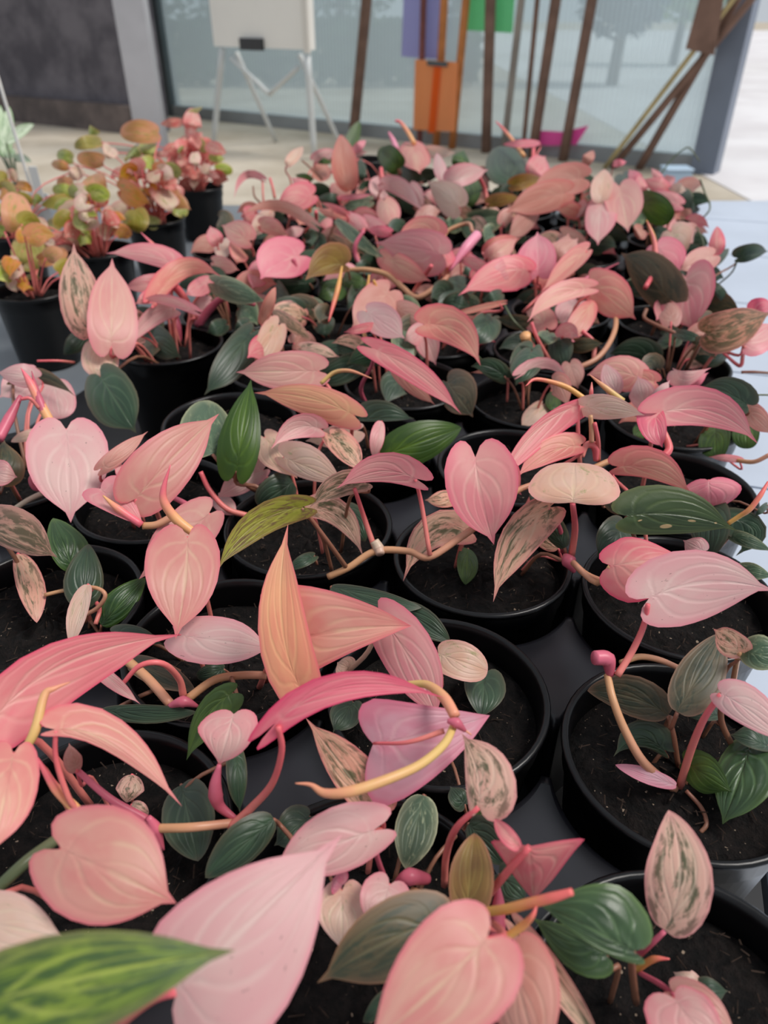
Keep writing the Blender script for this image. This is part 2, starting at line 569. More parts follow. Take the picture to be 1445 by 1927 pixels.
tree(640, 15.0, 1.5, 3.0, 0.5, 0, 'green tree seen through the screen beside the leftmost wooden stake')
tree(860, 16.5, 1.5, 3.0, 0.4, 0, 'green tree seen through the screen behind the orange sheet')
tree(1150, 10.5, 0.8, 2.2, 0.55, 1, 'bluish dark tree seen through the screen left of the leaning sticks')
tree(1265, 14.0, 0.9, 2.0, 0.65, 2, 'bright lime tree seen through the screen behind the leaning sticks')

# ------------------------------------------------------------------ things along the screen
M_WHITE = simple('white_board', (236,234,228), 0.5, 0.4, 0.02, 3)
M_LEG = simple('white_metal_leg', (206,210,210), 0.4, 0.5, 0.04, 3)
M_CLIP = simple('black_clip', (46,48,52), 0.4)
M_BLADE = simple('white_edge', (218,214,206), 0.5)
ea = at_z(592, 300, FLOOR_Z)
def on_screen(u, v, p0):
    return at_plane(u, v, p0, WN)
board = tag(empty('display_easel', ea), 'white board on thin white folding legs standing before the plastic screen', 'easel')
bl, br = on_screen(402, 80, ea), on_screen(585, 102, ea)
zb = (bl.z+br.z)/2
s0, s1 = (bl-ea).dot(WD), (br-ea).dot(WD)
def ebox(name, sa, sb, za, zb_, ta, tb):
    vs = []
    for z in (za, zb_):
        for s, t in ((sa, ta), (sb, ta), (sb, tb), (sa, tb)):
            q = ea + WD*s + WN*t
            vs.append(Vector((q.x, q.y, z)))
    return mesh(name, vs, [(3,2,1,0), (4,5,6,7), (0,1,5,4), (1,2,6,5), (2,3,7,6), (3,0,4,7)])
link('panel', ebox('board_panel', s0, s1, zb, 1.2, -0.05, 0.0), board, M_WHITE)
link('side_edge', ebox('side_edge', s1-0.05, s1, zb-0.02, 1.2, 0.0, 0.02), board, M_BLADE)
cb = on_screen(476, 82, ea)
cs = (cb-ea).dot(WD)
link('clip', ebox('clip', cs-0.11, cs+0.11, zb-0.015, zb+0.06, 0.0, 0.03), board, M_CLIP)
for (ua, va, ub, vb) in ((418, 92, 400, 262), (578, 104, 592, 300)):
    link('leg', tube_mesh('leg', [on_screen(ua, va, ea), Vector((*on_screen(ub, vb, ea).xy, FLOOR_Z))], [0.026, 0.022]), board, M_LEG)
for (ua, va, ub, vb) in ((434, 100, 446, 262), (553, 104, 574, 268)):
    link('leg', tube_mesh('leg', [on_screen(ua, va, ea)-WN*0.06, Vector((*(on_screen(ub, vb, ea)-WN*0.45).xy, FLOOR_Z))], [0.02, 0.016]), board, M_LEG)
for (ua, va, ub, vb) in ((434, 108, 500, 178), (562, 126, 500, 178)):
    link('brace', tube_mesh('brace', [on_screen(ua, va, ea), on_screen(ub, vb, ea)-WN*0.04], [0.016, 0.016]), board, M_LEG)

M_WOOD = simple('weathered_wood', (124,98,86), 0.7, 0.2, 0.2, 6)
M_WOODO = simple('orange_wood', (188,122,72), 0.65, 0.2, 0.2, 6)
M_WOODG = simple('grey_wood', (146,138,130), 0.7, 0.2, 0.15, 6)
M_WOODR = simple('reddish_stick', (128,80,76), 0.7, 0.2, 0.2, 6)
M_WOODY = simple('pale_bamboo', (176,158,112), 0.6, 0.3, 0.2, 6)
SP = W1 + WN*0.16
def stick(name, label, u0, v0, u1, v1, w, mat, off=0.0, zt=1.25, cat='stake', group='stakes along the screen'):
    p, q = at_plane(u0, v0, SP+WN*off, WN), at_plane(u1, v1, SP+WN*off, WN)
    d = p-q
    lo = q + d*((FLOOR_Z-q.z)/d.z)
    hi = q + d*((zt-q.z)/d.z)
    r = w/2*depth(q)/FPX
    dn_ = (hi-lo).normalized()
    ax = dn_.cross(WN).normalized()
    o = link(name, tube_mesh(name, [lo, lo.lerp(hi, 0.5), hi], [r, r, r*0.95], 8, 3), None, mat)
    tag(o, label, cat, group)
    return o
stick('wooden_stake', 'brown wooden stake standing alone just right of the white board', 690, 0, 668, 225, 19, M_WOOD)
stick('wooden_stake', 'thin reddish stick behind the orange sheet, below the purple sheet', 797, 0, 790, 240, 11, M_WOODR)
stick('wooden_stake', 'orange-brown stick at the left side of the orange sheet clip', 836, 0, 822, 250, 14, M_WOODO)
stick('wooden_stake', 'orange-brown stick along the right edge of the orange sheet', 877, 0, 852, 262, 14, M_WOODO)
stick('wooden_stake', 'brown wooden stake in front of the green sheet', 923, 0, 915, 270, 19, M_WOOD)
stick('wooden_stake', 'grey weathered stick just right of the green sheet', 981, 0, 950, 262, 13, M_WOODG)
stick('wooden_stake', 'thinnest dark stick, left of two thick brown stakes', 1011, 0, 986, 262, 9, M_WOOD)
stick('wooden_stake', 'thick brown stake, left one of the pair right of the thinnest stick', 1046, 0, 1006, 262, 19, M_WOOD)
stick('wooden_stake', 'thick brown stake standing behind the magenta sheet', 1114, 0, 1064, 275, 19, M_WOOD)
stick('leaning_stick', 'pale bamboo stick leaning far to the right, leftmost of three', 1310, 90, 1150, 300, 9, M_WOODY, 0.10, 0.45, group='sticks leaning by the blue-grey post')
stick('leaning_stick', 'brown stick leaning far right, middle one of three by the post', 1330, 100, 1165, 300, 14, M_WOOD, 0.05, 0.40, group='sticks leaning by the blue-grey post')
stick('leaning_stick', 'brown stick leaning steeply, nearest of three to the blue-grey post', 1328, 100, 1215, 295, 16, M_WOOD, 0.0, 0.45, group='sticks leaning by the blue-grey post')

def sheet_mat(name, c, tr):
    t = NT(name)
    pr = t.principled(lin(c), 0.4, 0.4)
    tl = t.n('BsdfTranslucent')
    tl.inputs[0].default_value = lin(c)
    a = t.n('MixShader')
    a.inputs[0].default_value = 0.5
    t.l(pr.outputs[0], a.inputs[1])
    t.l(tl.outputs[0], a.inputs[2])
    tp = t.n('BsdfTransparent')
    tp.inputs[0].default_value = tuple(0.5+0.5*x for x in lin(c)[:3])+(1,)
    b = t.n('MixShader')
    b.inputs[0].default_value = tr
    t.l(a.outputs[0], b.inputs[1])
    t.l(tp.outputs[0], b.inputs[2])
    return t.done(b.outputs[0])
def sheet(name, label, pts, mat, off, cat='sheet', parent=None):
    w = [at_plane(u, v, SP+WN*off, WN) for u, v in pts]
    o = link(name, prism(name, w, WN*0.006), parent, mat)
    if parent is None:
        tag(o, label, cat)
    return o
c0 = at_plane(820, 245, SP+WN*0.06, WN)
osr = tag(empty('orange_sheet', c0), 'translucent orange plastic sheet hanging from a clip between two sticks', 'sheet')
sheet('film', '', [(782,112), (862,117), (856,248), (778,244)], sheet_mat('orange_film', (255,186,128), 0.12), 0.06, parent=osr)
sheet('stripe', '', [(818,118), (830,118), (818,250), (806,250)], sheet_mat('orange_stripe', (250,130,40), 0.1), 0.075, parent=osr)
sheet('clip', '', [(804,114), (842,117), (842,126), (804,123)], M_DARKP, 0.085, parent=osr)
sheet('purple_sheet', 'lilac plastic sheet hanging above the orange one, left of it', [(762,-60), (838,-60), (829,112), (756,106)], sheet_mat('lilac_film', (190,188,228), 0.12), -0.06)
sheet('green_sheet', 'translucent green plastic sheet hanging at the top behind a stake', [(886,-60), (972,-60), (964,62), (880,57)], sheet_mat('green_film', (150,232,178), 0.15), -0.08)
sheet('magenta_sheet', 'bright magenta plastic sheet low on the screen behind the plants', [(1003,245), (1060,248), (1108,236), (1085,272), (1040,274), (995,272)], sheet_mat('magenta_film', (250,120,196), 0.1), -0.05)
sheet('wood_board', 'dark brown board leaning at the top beside the blue-grey post', [(1332,-60), (1372,-60), (1344,104), (1290,92)], M_WOOD, 0.13, 'board')
bb = at_z(1268, 352, FLOOR_Z)
bbo = tag(empty('storage_box', bb), 'small pale blue box on the ground at the foot of the post', 'box')
M_PBLUE = simple('pale_blue_plastic', (176,200,222), 0.4)
link('body', box_mesh('body', (bb.x-0.08, bb.y-0.05, FLOOR_Z), (bb.x+0.08, bb.y+0.08, FLOOR_Z+0.10), 0.008), bbo, M_PBLUE)
link('lid', box_mesh('lid', (bb.x-0.086, bb.y-0.056, FLOOR_Z+0.10), (bb.x+0.086, bb.y+0.086, FLOOR_Z+0.115), 0.005), bbo, M_PBLUE)

# ------------------------------------------------------------------ benches
M_BENCH = simple('grey_bench_sheet', (112,118,124), 0.45, 0.5, 0.1, 6)
M_PANEL = simple('sky_sheen_bench_panel', (196,206,222), 0.3, 0.5, 0.05, 7)  # pale blue stands in for bright outdoors reflected in the bench top
YF = 1.92
def edge(j, i=1.50):
    return lat(i, j)
def flat_slab(name, pts, z0, z1):
    return prism(name, [Vector((p[0], p[1], z0)) for p in pts], Vector((0, 0, z1-z0)))
e0 = edge(-4)
e1 = e0 + LB*((YF-e0.y)/LB.y)
bench = tag(empty('grey_bench', (-0.2, 0.8, FLOOR_Z)), 'grey sheet-topped bench carrying the black pots and trays', 'bench')
link('bench_top', flat_slab('bench_top', [e0, e1, (-1.7, YF), (-1.7, e0.y)], BENCH_Z-0.03, BENCH_Z), bench, M_BENCH)
for x, y in ((-1.55, 0.0), (-1.55, 1.8), (e0.x-0.08, 0.0), (e1.x-0.08, 1.8)):
    link('leg', box_mesh('leg', (x-0.025, y-0.025, FLOOR_Z), (x+0.025, y+0.025, BENCH_Z-0.03), 0.004), bench, M_DARKP)
pale = tag(empty('sky_sheen_bench', (e1.x+0.5, 1.0, FLOOR_Z)), 'pale blue-white panelled bench along the right side of the pots', 'bench')
link('frame', flat_slab('bench_frame', [e0+LA*0.06, (1.9, e0.y), (1.9, YF+0.05), e1+LA*0.06], BENCH_Z-0.035, BENCH_Z-0.006), pale, M_BLUEP)
step = 2.4
for r in range(8):
    for c in range(6):
        i0, i1 = 1.55+c*step, 1.55+(c+1)*step-0.03
        j0, j1 = -3.6+r*step, -3.6+(r+1)*step-0.03
        q = [lat(i0, j0), lat(i1, j0), lat(i1, j1), lat(i0, j1)]
        if min(p.y for p in q) > YF-0.1 or max(p.y for p in q) < 0 or q[0].x > 1.7:
            continue
        q = [Vector((p.x, min(p.y, YF+0.05), 0)) for p in q]
        link('panel', flat_slab('panel', q, BENCH_Z-0.006, BENCH_Z), pale, M_PANEL)
for x, y in ((0.55, 0.05), (1.8, 0.05), (1.8, 1.85), (e1.x+0.2, 1.85)):
    link('leg', box_mesh('leg', (x-0.025, y-0.025, FLOOR_Z), (x+0.025, y+0.025, BENCH_Z-0.035), 0.004), pale, M_DARKP)

# ------------------------------------------------------------------ pots
POT_R = 0.060
pot_prof = [(0.001, -0.092), (0.046, -0.0975), (0.0475, -0.094), (0.0555, -0.018), (0.0572, -0.0165), (0.0578, -0.004),
            (0.0590, -0.0010), (0.0600, -0.0006), (0.0600, 0.0005), (0.0590, 0.0016), (0.0572, 0.0018), (0.0560, 0.0006), (0.0550, -0.003), (0.0535, -0.030)]
pot_me = lathe('pot', pot_prof, 56)
pot_me.materials.append(M_POT)
tall_prof = [(r*0.86, z) for r, z in pot_prof]
tall_me = lathe('tall_pot', tall_prof, 40)
tall_me.materials.append(M_POT)
def soil_mesh(seed, r, z):
    rnd = random.Random(seed)
    vs, fs = [(0, 0, z+0.004)], []
    nr, ns = 12, 36
    for i in range(1, nr+1):
        for k in range(ns):
            a = 2*math.pi*k/ns+rnd.uniform(-.04, .04)
            rr = r*i/nr
            h = z + 0.004*(1-(i/nr)**2)+(rnd.uniform(-.0022, .0028) if i < nr else -0.002)
            vs.append((rr*math.cos(a), rr*math.sin(a), h))
    for k in range(ns):
        fs.append((0, 1+k, 1+(k+1) % ns))
    for i in range(nr-1):
        for k in range(ns):
            a, b = 1+i*ns+k, 1+i*ns+(k+1) % ns
            fs.append((a, a+ns, b+ns, b))
    me = mesh('soil', vs, fs, True)
    me.materials.append(M_SOIL)
    return me
def fibre_mesh(seed, r, z, n=110):
    rnd = random.Random(seed)
    vs, fs = [], []
    for k in range(n):
        a, q = rnd.uniform(0, 6.283), r*math.sqrt(rnd.random())*0.95
        c = Vector((q*math.cos(a), q*math.sin(a), z+0.0035+rnd.uniform(0, .003)))
        an = rnd.uniform(0, 6.283)
        l, w = rnd.uniform(.0008, .0032), rnd.uniform(.00012, .0004)
        d = Vector((math.cos(an), math.sin(an), rnd.uniform(-.5, .5)))*l
        s = Vector((-math.sin(an), math.cos(an), 0))*w
        u = Vector((0, 0, w))
        b = len(vs)
        vs += [c-d-s, c-d+s, c-d+u, c+d-s, c+d+s, c+d+u]
        fs += [(b, b+1, b+2), (b+3, b+5, b+4), (b, b+3, b+4, b+1), (b+1, b+4, b+5, b+2), (b+2, b+5, b+3, b)]
    me = mesh('soil_fibre', vs, fs)
    me.materials.append(M_BIT)
    return me
SOIL = [soil_mesh(s, 0.0545, -0.016) for s in range(3)]
FIB = [fibre_mesh(s, 0.052, -0.016) for s in range(3)]
SOILT = soil_mesh(9, 0.0465, -0.014)

POTS = []          # [key, position, kind, Empty]
def add_pot(key, p, kind, name, label, cat, group, me, soil, fib=None, z=0.0):
    root = tag(empty(name, Vector((p.x, p.y, BENCH_Z))), label, cat, group)
    o = link('pot', me, root)
    o.location = (p.x, p.y, z)
    o.rotation_euler = (0, 0, random.uniform(0, 6))
    s = link('soil', soil, root)
    s.location = (p.x, p.y, z)
    s.rotation_euler = (0, 0, random.uniform(0, 6))
    if fib is not None:
        f = link('soil_fibre', fib, root)
        f.location = (p.x, p.y, z)
        f.rotation_euler = (0, 0, random.uniform(0, 6))
        f['kind'] = 'stuff'
    POTS.append([key, Vector((p.x, p.y, 0)), kind, root])
    return root
ROWS = {-2: (0, 0), -1: (-1, 1), 0: (-2, 1), 1: (-3, 1), 2: (-2, 1), 3: (-3, 1), 4: (-3, 1), 5: (-3, 1), 6: (-4, 1), 7: (-4, 1), 8: (-4, 1), 9: (-3, 1), 10: (-3, 1)}
ORD = ['front', 'first', 'second', 'third', 'fourth', 'fifth', 'sixth', 'seventh', 'eighth', 'ninth', 'tenth', 'eleventh', 'twelfth', 'thirteenth']
LABELS = {
 (0, -2): 'vine at the bottom edge with the largest pale pink leaf and a lime-mottled leaf',
 (-1, -1): 'vine at the lower left with salmon hearts and a bright orange shoot',
 (0, -1): 'bottom centre vine with yellow curved shoots and a large salmon heart leaf',
 (1, -1): 'vine at the lower right corner with ribbed green leaf and upright mottled leaf',
 (-2, 0): 'vine at the left edge with dark green oval leaves over black soil',
 (-1, 0): 'vine with a tall upright apricot leaf and arching pink petiole, left of centre',
 (0, 0): 'nearly bare pot in the centre with one cream and one round green leaf',
 (1, 0): 'right-hand vine with a bent tan stem, pink sheath and open black soil',
 (-3, 1): 'vine at the left edge with a wide pale pink heart and hot pink shoots',
 (-2, 1): 'vine with a large salmon leaf beside a round mottled green leaf, left of centre',
 (-1, 1): 'vine with an olive-lime leaf and a tan runner reaching toward the next pot',
 (0, 1): 'vine with a big pink heart and long mottled leaf hanging over black soil',
 (1, 1): 'right-edge vine with a big blemished green leaf above its pot',
 (1, 2): 'vine at the right with a broad bright pink drooping leaf and thin tip',
 (0, 3): 'open black pot with two tiny pale leaves, behind the large pink heart',
 (1, 3): 'right-hand pot with round green leaves hanging inside its rim',
 (-3, 3): 'vine with two upright pointed leaves, one pink, one mottled, at the left',
 (-2, 3): 'vine with a long dark green hanging leaf and a peach leaf over its rim',
 (-1, 3): 'vine with a long pink drooping leaf and yellow shoot, centre of the picture',
 (1, 4): 'right-edge vine with a bronze mottled leaf reaching past the bench edge',
}
for j, (ia, ib) in ROWS.items():
    for i in range(ia, ib+1):
        p = lat(i, j)
        if (i, j) == (-3, 3):
            p = Vector((-0.237, 0.768, 0))
        k = ib-i
        lab = LABELS.get((i, j)) or 'pink heart-leaf vine in black pot, %s row back, %s' % (ORD[j+2], 'at the right end' if k == 0 else ORD[k+1]+' from the right')
        add_pot((i, j), p, 'm', 'potted_vine', lab, 'potted plant', 'pink heart-leaf vines in black pots', pot_me, SOIL[(i+j) % 3], FIB[(i*2+j) % 3] if j < 4 else None)

# carrier trays: a sheet under the pots with a raised boss between every four pots
def boss_mesh():
    h = 0.0628
    rc = 0.0622
    prof = []
    for qd in range(4):
        cx, cy = ((h, h), (-h, h), (-h, -h), (h, -h))[qd]
        arc = []
        a0 = math.atan2(-cy, -cx)
        for k in range(-16, 17):
            a = a0 + k/16*math.radians(44.0)
            x, y = cx+rc*math.cos(a), cy+rc*math.sin(a)
            if max(abs(x), abs(y)) < 0.0475:
                arc.append((x, y))
        arc.reverse()
        prof += arc
    prof = sorted(prof, key=lambda p: math.atan2(p[1], p[0]))
    n = len(prof)
    vs, fs = [], []
    ux, uy = LA.normalized(), LB.normalized()
    for sc, z in ((0.84, -0.020), (0.94, -0.0206), (0.985, -0.0230), (1.0, -0.028), (1.03, -0.0985)):
        for x, y in prof:
            v = ux*(x*sc)+uy*(y*sc)
            vs.append((v.x, v.y, z))
    fs.append(tuple(range(n)))
    for r in range(4):
        for k in range(n):
            a, b = r*n+k, r*n+(k+1) % n
            fs.append((a, a+n, b+n, b))
    me = mesh('boss', vs, fs, True)
    me.polygons[0].use_smooth = False
    me.materials.append(M_TRAY)
    return me
BOSS = boss_mesh()
def tray(label, j0, j1, i0, i1, cells):
    root = tag(empty('carrier_tray', lat((i0+i1)/2, (j0+j1)/2)+Vector((0, 0, BENCH_Z))), label, 'tray', 'carrier trays under the pots')
    q = [lat(i0-0.52, j0-0.5), lat(i1+0.5, j0-0.5), lat(i1+0.5, j1+0.49), lat(i0-0.52, j1+0.49)]
    link('tray_sheet', flat_slab('tray_sheet', q, BENCH_Z+0.0002, BENCH_Z+0.002), root, M_TRAYB)
    for (i, j) in cells:
        o = link('boss', BOSS, root)
        o.location = lat(i, j)
    return root
tray('black plastic carrier tray with raised bosses under the nearest pots', -2, 2, -3, 1,
     [(i+0.5, j+0.5) for j in range(-2, 2) for i in range(-4, 1)] + [(1.5, j+0.5) for j in ()] + [(-3.5, 1.5), (-1.5, 2.45), (-0.5, 2.45), (0.5, 2.45)])
tray('black plastic carrier tray with raised bosses under the farther pots', 3, 10, -4, 1,
     [(i+0.5, j+0.5) for j in range(3, 10) for i in range(-3, 1)])

# ------------------------------------------------------------------ peperomia-like plants at the upper left, a white pot, a rear pot
def pep(key, u, v, label, z=0.0, group='copper-leaved plants in tall black pots'):
    p = at_z(u, v, z)
    add_pot(key, p, 'k', 'potted_peperomia', label, 'potted plant', group, tall_me, SOILT, None, z)
pep('n1', 62, 545, 'olive and orange mottled plant in black pot, nearest of the copper-leaved ones')
pep('n2', 186, 470, 'copper and olive round-leaved plant in black pot, second nearest of its row')
pep('n3', 292, 412, 'pink-and-copper round-leaved plant in tall black pot, third of its row')
pep('n4', 372, 352, 'small rosy-leaved plant in tall black pot, farthest of the upper-left row')
pep('n0', 18, 440, 'orange-leaved potted plant at the left edge behind the olive one')
wp = at_z(34, 352, 0.02)
M_WPOT = simple('white_plastic_pot', (206,206,204), 0.45, 0.4, 0.04, 9)
wme = lathe('white_pot', tall_prof, 40)
wme.materials.append(M_WPOT)
add_pot('w', wp, 'w', 'potted_peperomia', 'white pot of silvery green leaves with a white hanger, at the left edge', 'potted plant', None, wme, SOILT, None, 0.0)
rp = at_z(690, 300, 0.0)
add_pot('r', rp, 'r', 'potted_vine', 'small dark pot with one bright green blade, behind the farthest pink plants', 'potted plant', None, tall_me, SOILT, None, 0.0)
POTD = {p[0]: p for p in POTS}
wroot = POTD['w'][3]
ha = wp + Vector((0.034, -0.022, 0.0))
ht = at_plane(-30, 60, ha, Vector((0, 1, 0)))
link('hanger', tube_mesh('hanger', [ha+Vector((0, 0, -0.02)), ha+Vector((0, 0, 0.012)), ht], [0.0036, 0.0032, 0.003], 6, 3), wroot, M_WHITE)
tg = at_plane(70, 345, ha, Vector((0, 1, 0)))
link('tag', box_mesh('tag', (tg.x-0.008, tg.y-0.004, tg.z-0.045), (tg.x+0.008, tg.y-0.002, tg.z+0.03), 0.001), wroot, M_WHITE)

# ------------------------------------------------------------------ leaves and stems
HEART = [(0, 0), (.16, -.11), (.42, -.145), (.74, -.06), (.95, .12), (1, .28), (.93, .44), (.74, .61), (.46, .765), (.20, .87), (.075, .935), (.025, .975), (0, 1)]
OVATE = [(0, 0), (.30, .0), (.62, .06), (.86, .18), (.98, .33), (1, .46), (.92, .6), (.74, .73), (.48, .86), (.22, .95), (.07, .985), (0, 1)]
ROUND = [(0, 0), (.35, -.07), (.70, -.02), (.92, .16), (1, .38), (.98, .55), (.88, .72), (.68, .87), (.42, .96), (.2, .99), (.08, 1.0), (0, 1)]
TRI = [(0, 0), (.3, -.07), (.68, -.10), (.94, -.05), (1, .05), (.93, .18), (.77, .36), (.57, .55), (.35, .74), (.16, .88), (.05, .96), (0, 1)]
ACU = [(0, 0), (.17, -.11), (.44, -.14), (.76, -.05), (.96, .12), (1, .28), (.955, .44), (.82, .59), (.60, .72), (.35, .815), (.15, .88), (.055, .925), (.022, .965), (0, 1)]
SHAPES = {'t': TRI, 'a': ACU, 'h': HEART, 'o': OVATE, 'r': ROUND}
NQ, NS = 17, 4
def resample(ctrl, n):
    pts = catmull([Vector((a, b, 0)) for a, b in ctrl], 8)
    L = [0]
    for a, b in zip(pts, pts[1:]):
        L.append(L[-1]+(b-a).length)
    out, k = [], 0
    for i in range(n):
        t = L[-1]*i/(n-1)
        while k < len(L)-2 and L[k+1] < t:
            k += 1
        f = (t-L[k])/max(1e-9, L[k+1]-L[k])
        out.append(pts[k].lerp(pts[k+1], f))
    return out
OUT = {k: resample(v, NQ) for k, v in SHAPES.items()}
OUT = {k: [(max(0, p.x), p.y) for p in v] for k, v in OUT.items()}
rl = random.Random(21)

def nearest(p, kind):
    return min((q for q in POTS if q[2] == kind), key=lambda q: (q[1].xy-p.xy).length)

def leaf_geo(B, M, T, wl, wr, shape='h', lobe=1.0, roll=0.0, fold=0.1, cup=0.0, wave=0.0):
    ctrl = M*2-(B+T)*0.5
    eye = Vector((0, 0, CAMZ))
    def c(y):
        if y <= 0:
            return B + (ctrl-B)*(2*y)
        return B*((1-y)**2)+ctrl*(2*y*(1-y))+T*(y*y)
    def dc(y):
        y = max(0, y)
        return ((ctrl-B)*(2*(1-y))+(T-ctrl)*(2*y)).normalized()
    vs, uvs, fs = [], [], []
    cr = math.cos(roll)
    ph = rl.uniform(0, 6.28)
    for r in range(NQ):
        ox, oy = OUT[shape][r]
        if oy < 0.15:
            oy = oy*lobe if oy < 0 else oy
        q = r/(NQ-1)
        ym = q**1.1
        for k in range(-NS, NS+1):
            s = k/NS
            a = abs(s)
            x = ox*a
            y = ym*(1-a)+oy*a
            if y < 0:
                y *= 1.0
            p = c(y)
            t = dc(y)
            V = (p-eye).normalized()
            side = V.cross(t)
            side = side.normalized() if side.length > 1e-6 else Vector((1, 0, 0))
            n = side.cross(t).normalized()
            if n.dot(V) > 0:
                n = -n
            W = side*math.cos(roll)+n*math.sin(roll)
            N = n*math.cos(roll)-side*math.sin(roll)
            w = (wr if s > 0 else wl)/max(0.55, cr)
            d = x*w
            p = p + W*(d*(1 if s > 0 else -1)) + N*(fold*d + cup*d*x + wave*w*math.sin(ph+q*11)*x*x)
            vs.append(p)
            uvs.append((0.5+0.5*s, q))
    m = 2*NS+1
    for r in range(NQ-1):
        for k in range(m-1):
            a = r*m+k
            fs.append((a, a+1, a+m+1, a+m))
    return mesh('leaf', vs, fs, True, uvs)

def stem_between(a, b, sag=0.25, up=0.0):
    mid = a.lerp(b, 0.45)+Vector((0, 0, up))
    return [a, mid, b]

LEAF_COUNT = 0
def leaf(c, col, b, t, wl, wr, z0, z1, m=None, pet=None, sc=None, pr=None, pot=None, shape=None, roll=None, fold=None, cup=None, arch=0.004, lobe=1.0, wave=0.05, auto=True):
    """a leaf measured in crop c: base b, tip t, half widths left and right of the midrib (crop pixels), heights z0, z1"""
    global LEAF_COUNT
    if shape is None:
        shape = 'a' if col in ('P', 'S', 'A', 'L', 'Q', 'H', 'T', 'V', 'N', 'G', 'D', 'Rm', 'M') else 'h'
    s = CROP[c][2]
    B, T = P3(c, *b, z0), P3(c, *t, z1)
    mm = m or ((b[0]+t[0])/2, (b[1]+t[1])/2)
    M = P3(c, *mm, (z0+z1)/2+arch)
    k = depth(B.lerp(T, 0.4))/FPX/s
    roll = math.radians(rl.uniform(-22, 22) if roll is None else roll)
    fold = rl.uniform(-0.12, 0.22) if fold is None else fold
    cup = rl.uniform(-0.30, 0.05) if cup is None else cup
    me = leaf_geo(B, M, T, wl*k, wr*k, shape, lobe, roll, fold, cup, wave)
    me.materials.append(LM[col])
    kind = 'k' if col[0] == 'K' else 'm'
    if pet:
        pts = [B-Vector((0, 0, 0.0006))]+[P3(c, *p) for p in pet]
        anchor = pts[-1]
    else:
        anchor = B.lerp(T, 0.15)
        anchor = anchor + Vector((0, 0.3*(z0), 0)) if kind == 'm' else anchor
    root = POTD[pot] if pot in POTD else nearest(anchor, kind)
    if not pet:
        ctr = root[1]
        dxy = (anchor-ctr)
        dxy.z = 0
        rr = 0.028 if kind == 'm' else 0.016
        if dxy.length > rr:
            dxy = dxy.normalized()*rr
        foot = Vector((ctr.x+dxy.x, ctr.y+dxy.y, -0.014))
        back = (M-B).normalized()
        vd = (B-Vector((0, 0, CAMZ))).normalized()
        c1 = B - back*0.003 + vd*0.005 + Vector((0, 0, -min(0.008, max(0.0, z0-foot.z)*0.4)))
        c2 = foot + Vector((0, 0, max(0.008, (z0-foot.z)*0.55)))
        pts = [B+vd*0.0008, c1, c1.lerp(c2, 0.6)+Vector((0, 0, 0.002)), foot]
    o = link('leaf', me, root[3])
    LEAF_COUNT += 1
    if auto or pet:
        r = (pr or 0)*k or min(0.0016, 0.0007+(B-T).length*0.011)
        if kind == 'k':
            r = 0.0012
        scol = sc or ('p' if col in 'PSALQHTCV' else 'b' if kind == 'm' else 'p')
        link('petiole', tube_mesh('petiole', pts, [r*0.8, r, r*1.1], 6, 4), o, SM[scol])
    return o

def stem(c, col, pts, radii, name='stem', pot=None, sides=10):
    s = CROP[c][2]
    q = [P3(c, *p) for p in pts]
    k = depth(q[len(q)//2])/FPX/s
    root = POTD[pot] if pot in POTD else nearest(min(q, key=lambda p: p.z), 'm')
    return link(name, tube_mesh(name, q, [r*k for r in radii], sides, 6), root[3], SM[col])

# --- front left, crop b1
leaf('b1','P',(-40,540),(885,112),130,190,.070,.068,m=(330,250),fold=.15,pot=(-1,-1))
leaf('b1','S',(65,695),(-40,1190),140,170,.080,.074,fold=.05,pot=(-1,-1))
leaf('b1','S',(268,575),(885,950),140,36,.078,.050,m=(545,650),pet=[(272,720,.066),(330,900,.052),(372,965,.045)],pr=15,fold=-.2,pot=(-1,-1))
leaf('b1','T',(370,765),(335,640),45,40,.045,.05,pot=(-1,-1))
leaf('b1','L',(1135,500),(1063,748),125,150,.052,.042,shape='h',lobe=.6,auto=False,pot=(0,-1))
stem('b1','h',[(1065,745,.043),(1045,850,.034),(1062,940,.024),(1150,1015,.018)],[10,26,36,24,14],'sheath',(0,-1))
stem('b1','p',[(1350,560,.078),(1368,680,.065),(1320,840,.045),(1215,960,.028),(1120,1050,.018)],[14,15,18,21,24],'petiole',(0,-1))
stem('b1','t',[(760,1055,.02),(930,1050,.024),(1140,1028,.018)],[22,22,22],'stem',(-1,-1))
stem('b1','h',[(370,770,.042),(540,915,.032),(690,1000,.024),(740,1040,.02)],[15,19,22,24],'petiole',(-1,-1))
stem('b1','h',[(720,1000,.026),(755,1060,.02),(795,1160,.012)],[14,34,6],'sheath',(-1,-1))
stem('b1','w',[(372,965,.045),(270,860,.052),(180,715,.062)],[26,24,8],'shoot',(-1,-1))
stem('b1','y',[(110,690,.072),(170,580,.078),(215,410,.085),(265,375,.086),(340,345,.085)],[18,24,20,12,3],'shoot',(-1,-1))
leaf('b1','G',(880,845),(962,1215),130,120,.006,.0,shape='o',fold=.1)
leaf('b2','G',(1240,150),(930,415),80,95,.022,.012,shape='o')
leaf('b1','B',(1125,400),(905,725),100,70,.03,.006,m=(1000,520),fold=.3)
leaf('b1','G',(500,480),(960,490),30,60,.0,.006,shape='o')
leaf('b1','G',(1150,690),(1165,985),45,55,.02,.004)
leaf('b1','V',(640,795),(615,930),70,62,.0,-.004,shape='o')
leaf('b1','V',(640,940),(720,990),34,34,.0,-.004,shape='o')
leaf('b1','L',(450,262),(682,452),30,40,.035,.03,auto=False,fold=.4,pot=(-1,0))
stem('b1','p',[(592,357,.034),(680,265,.042),(790,255,.04),(870,330,.022),(890,410,.01)],[11,13,15,17,20],'petiole',(-1,0))
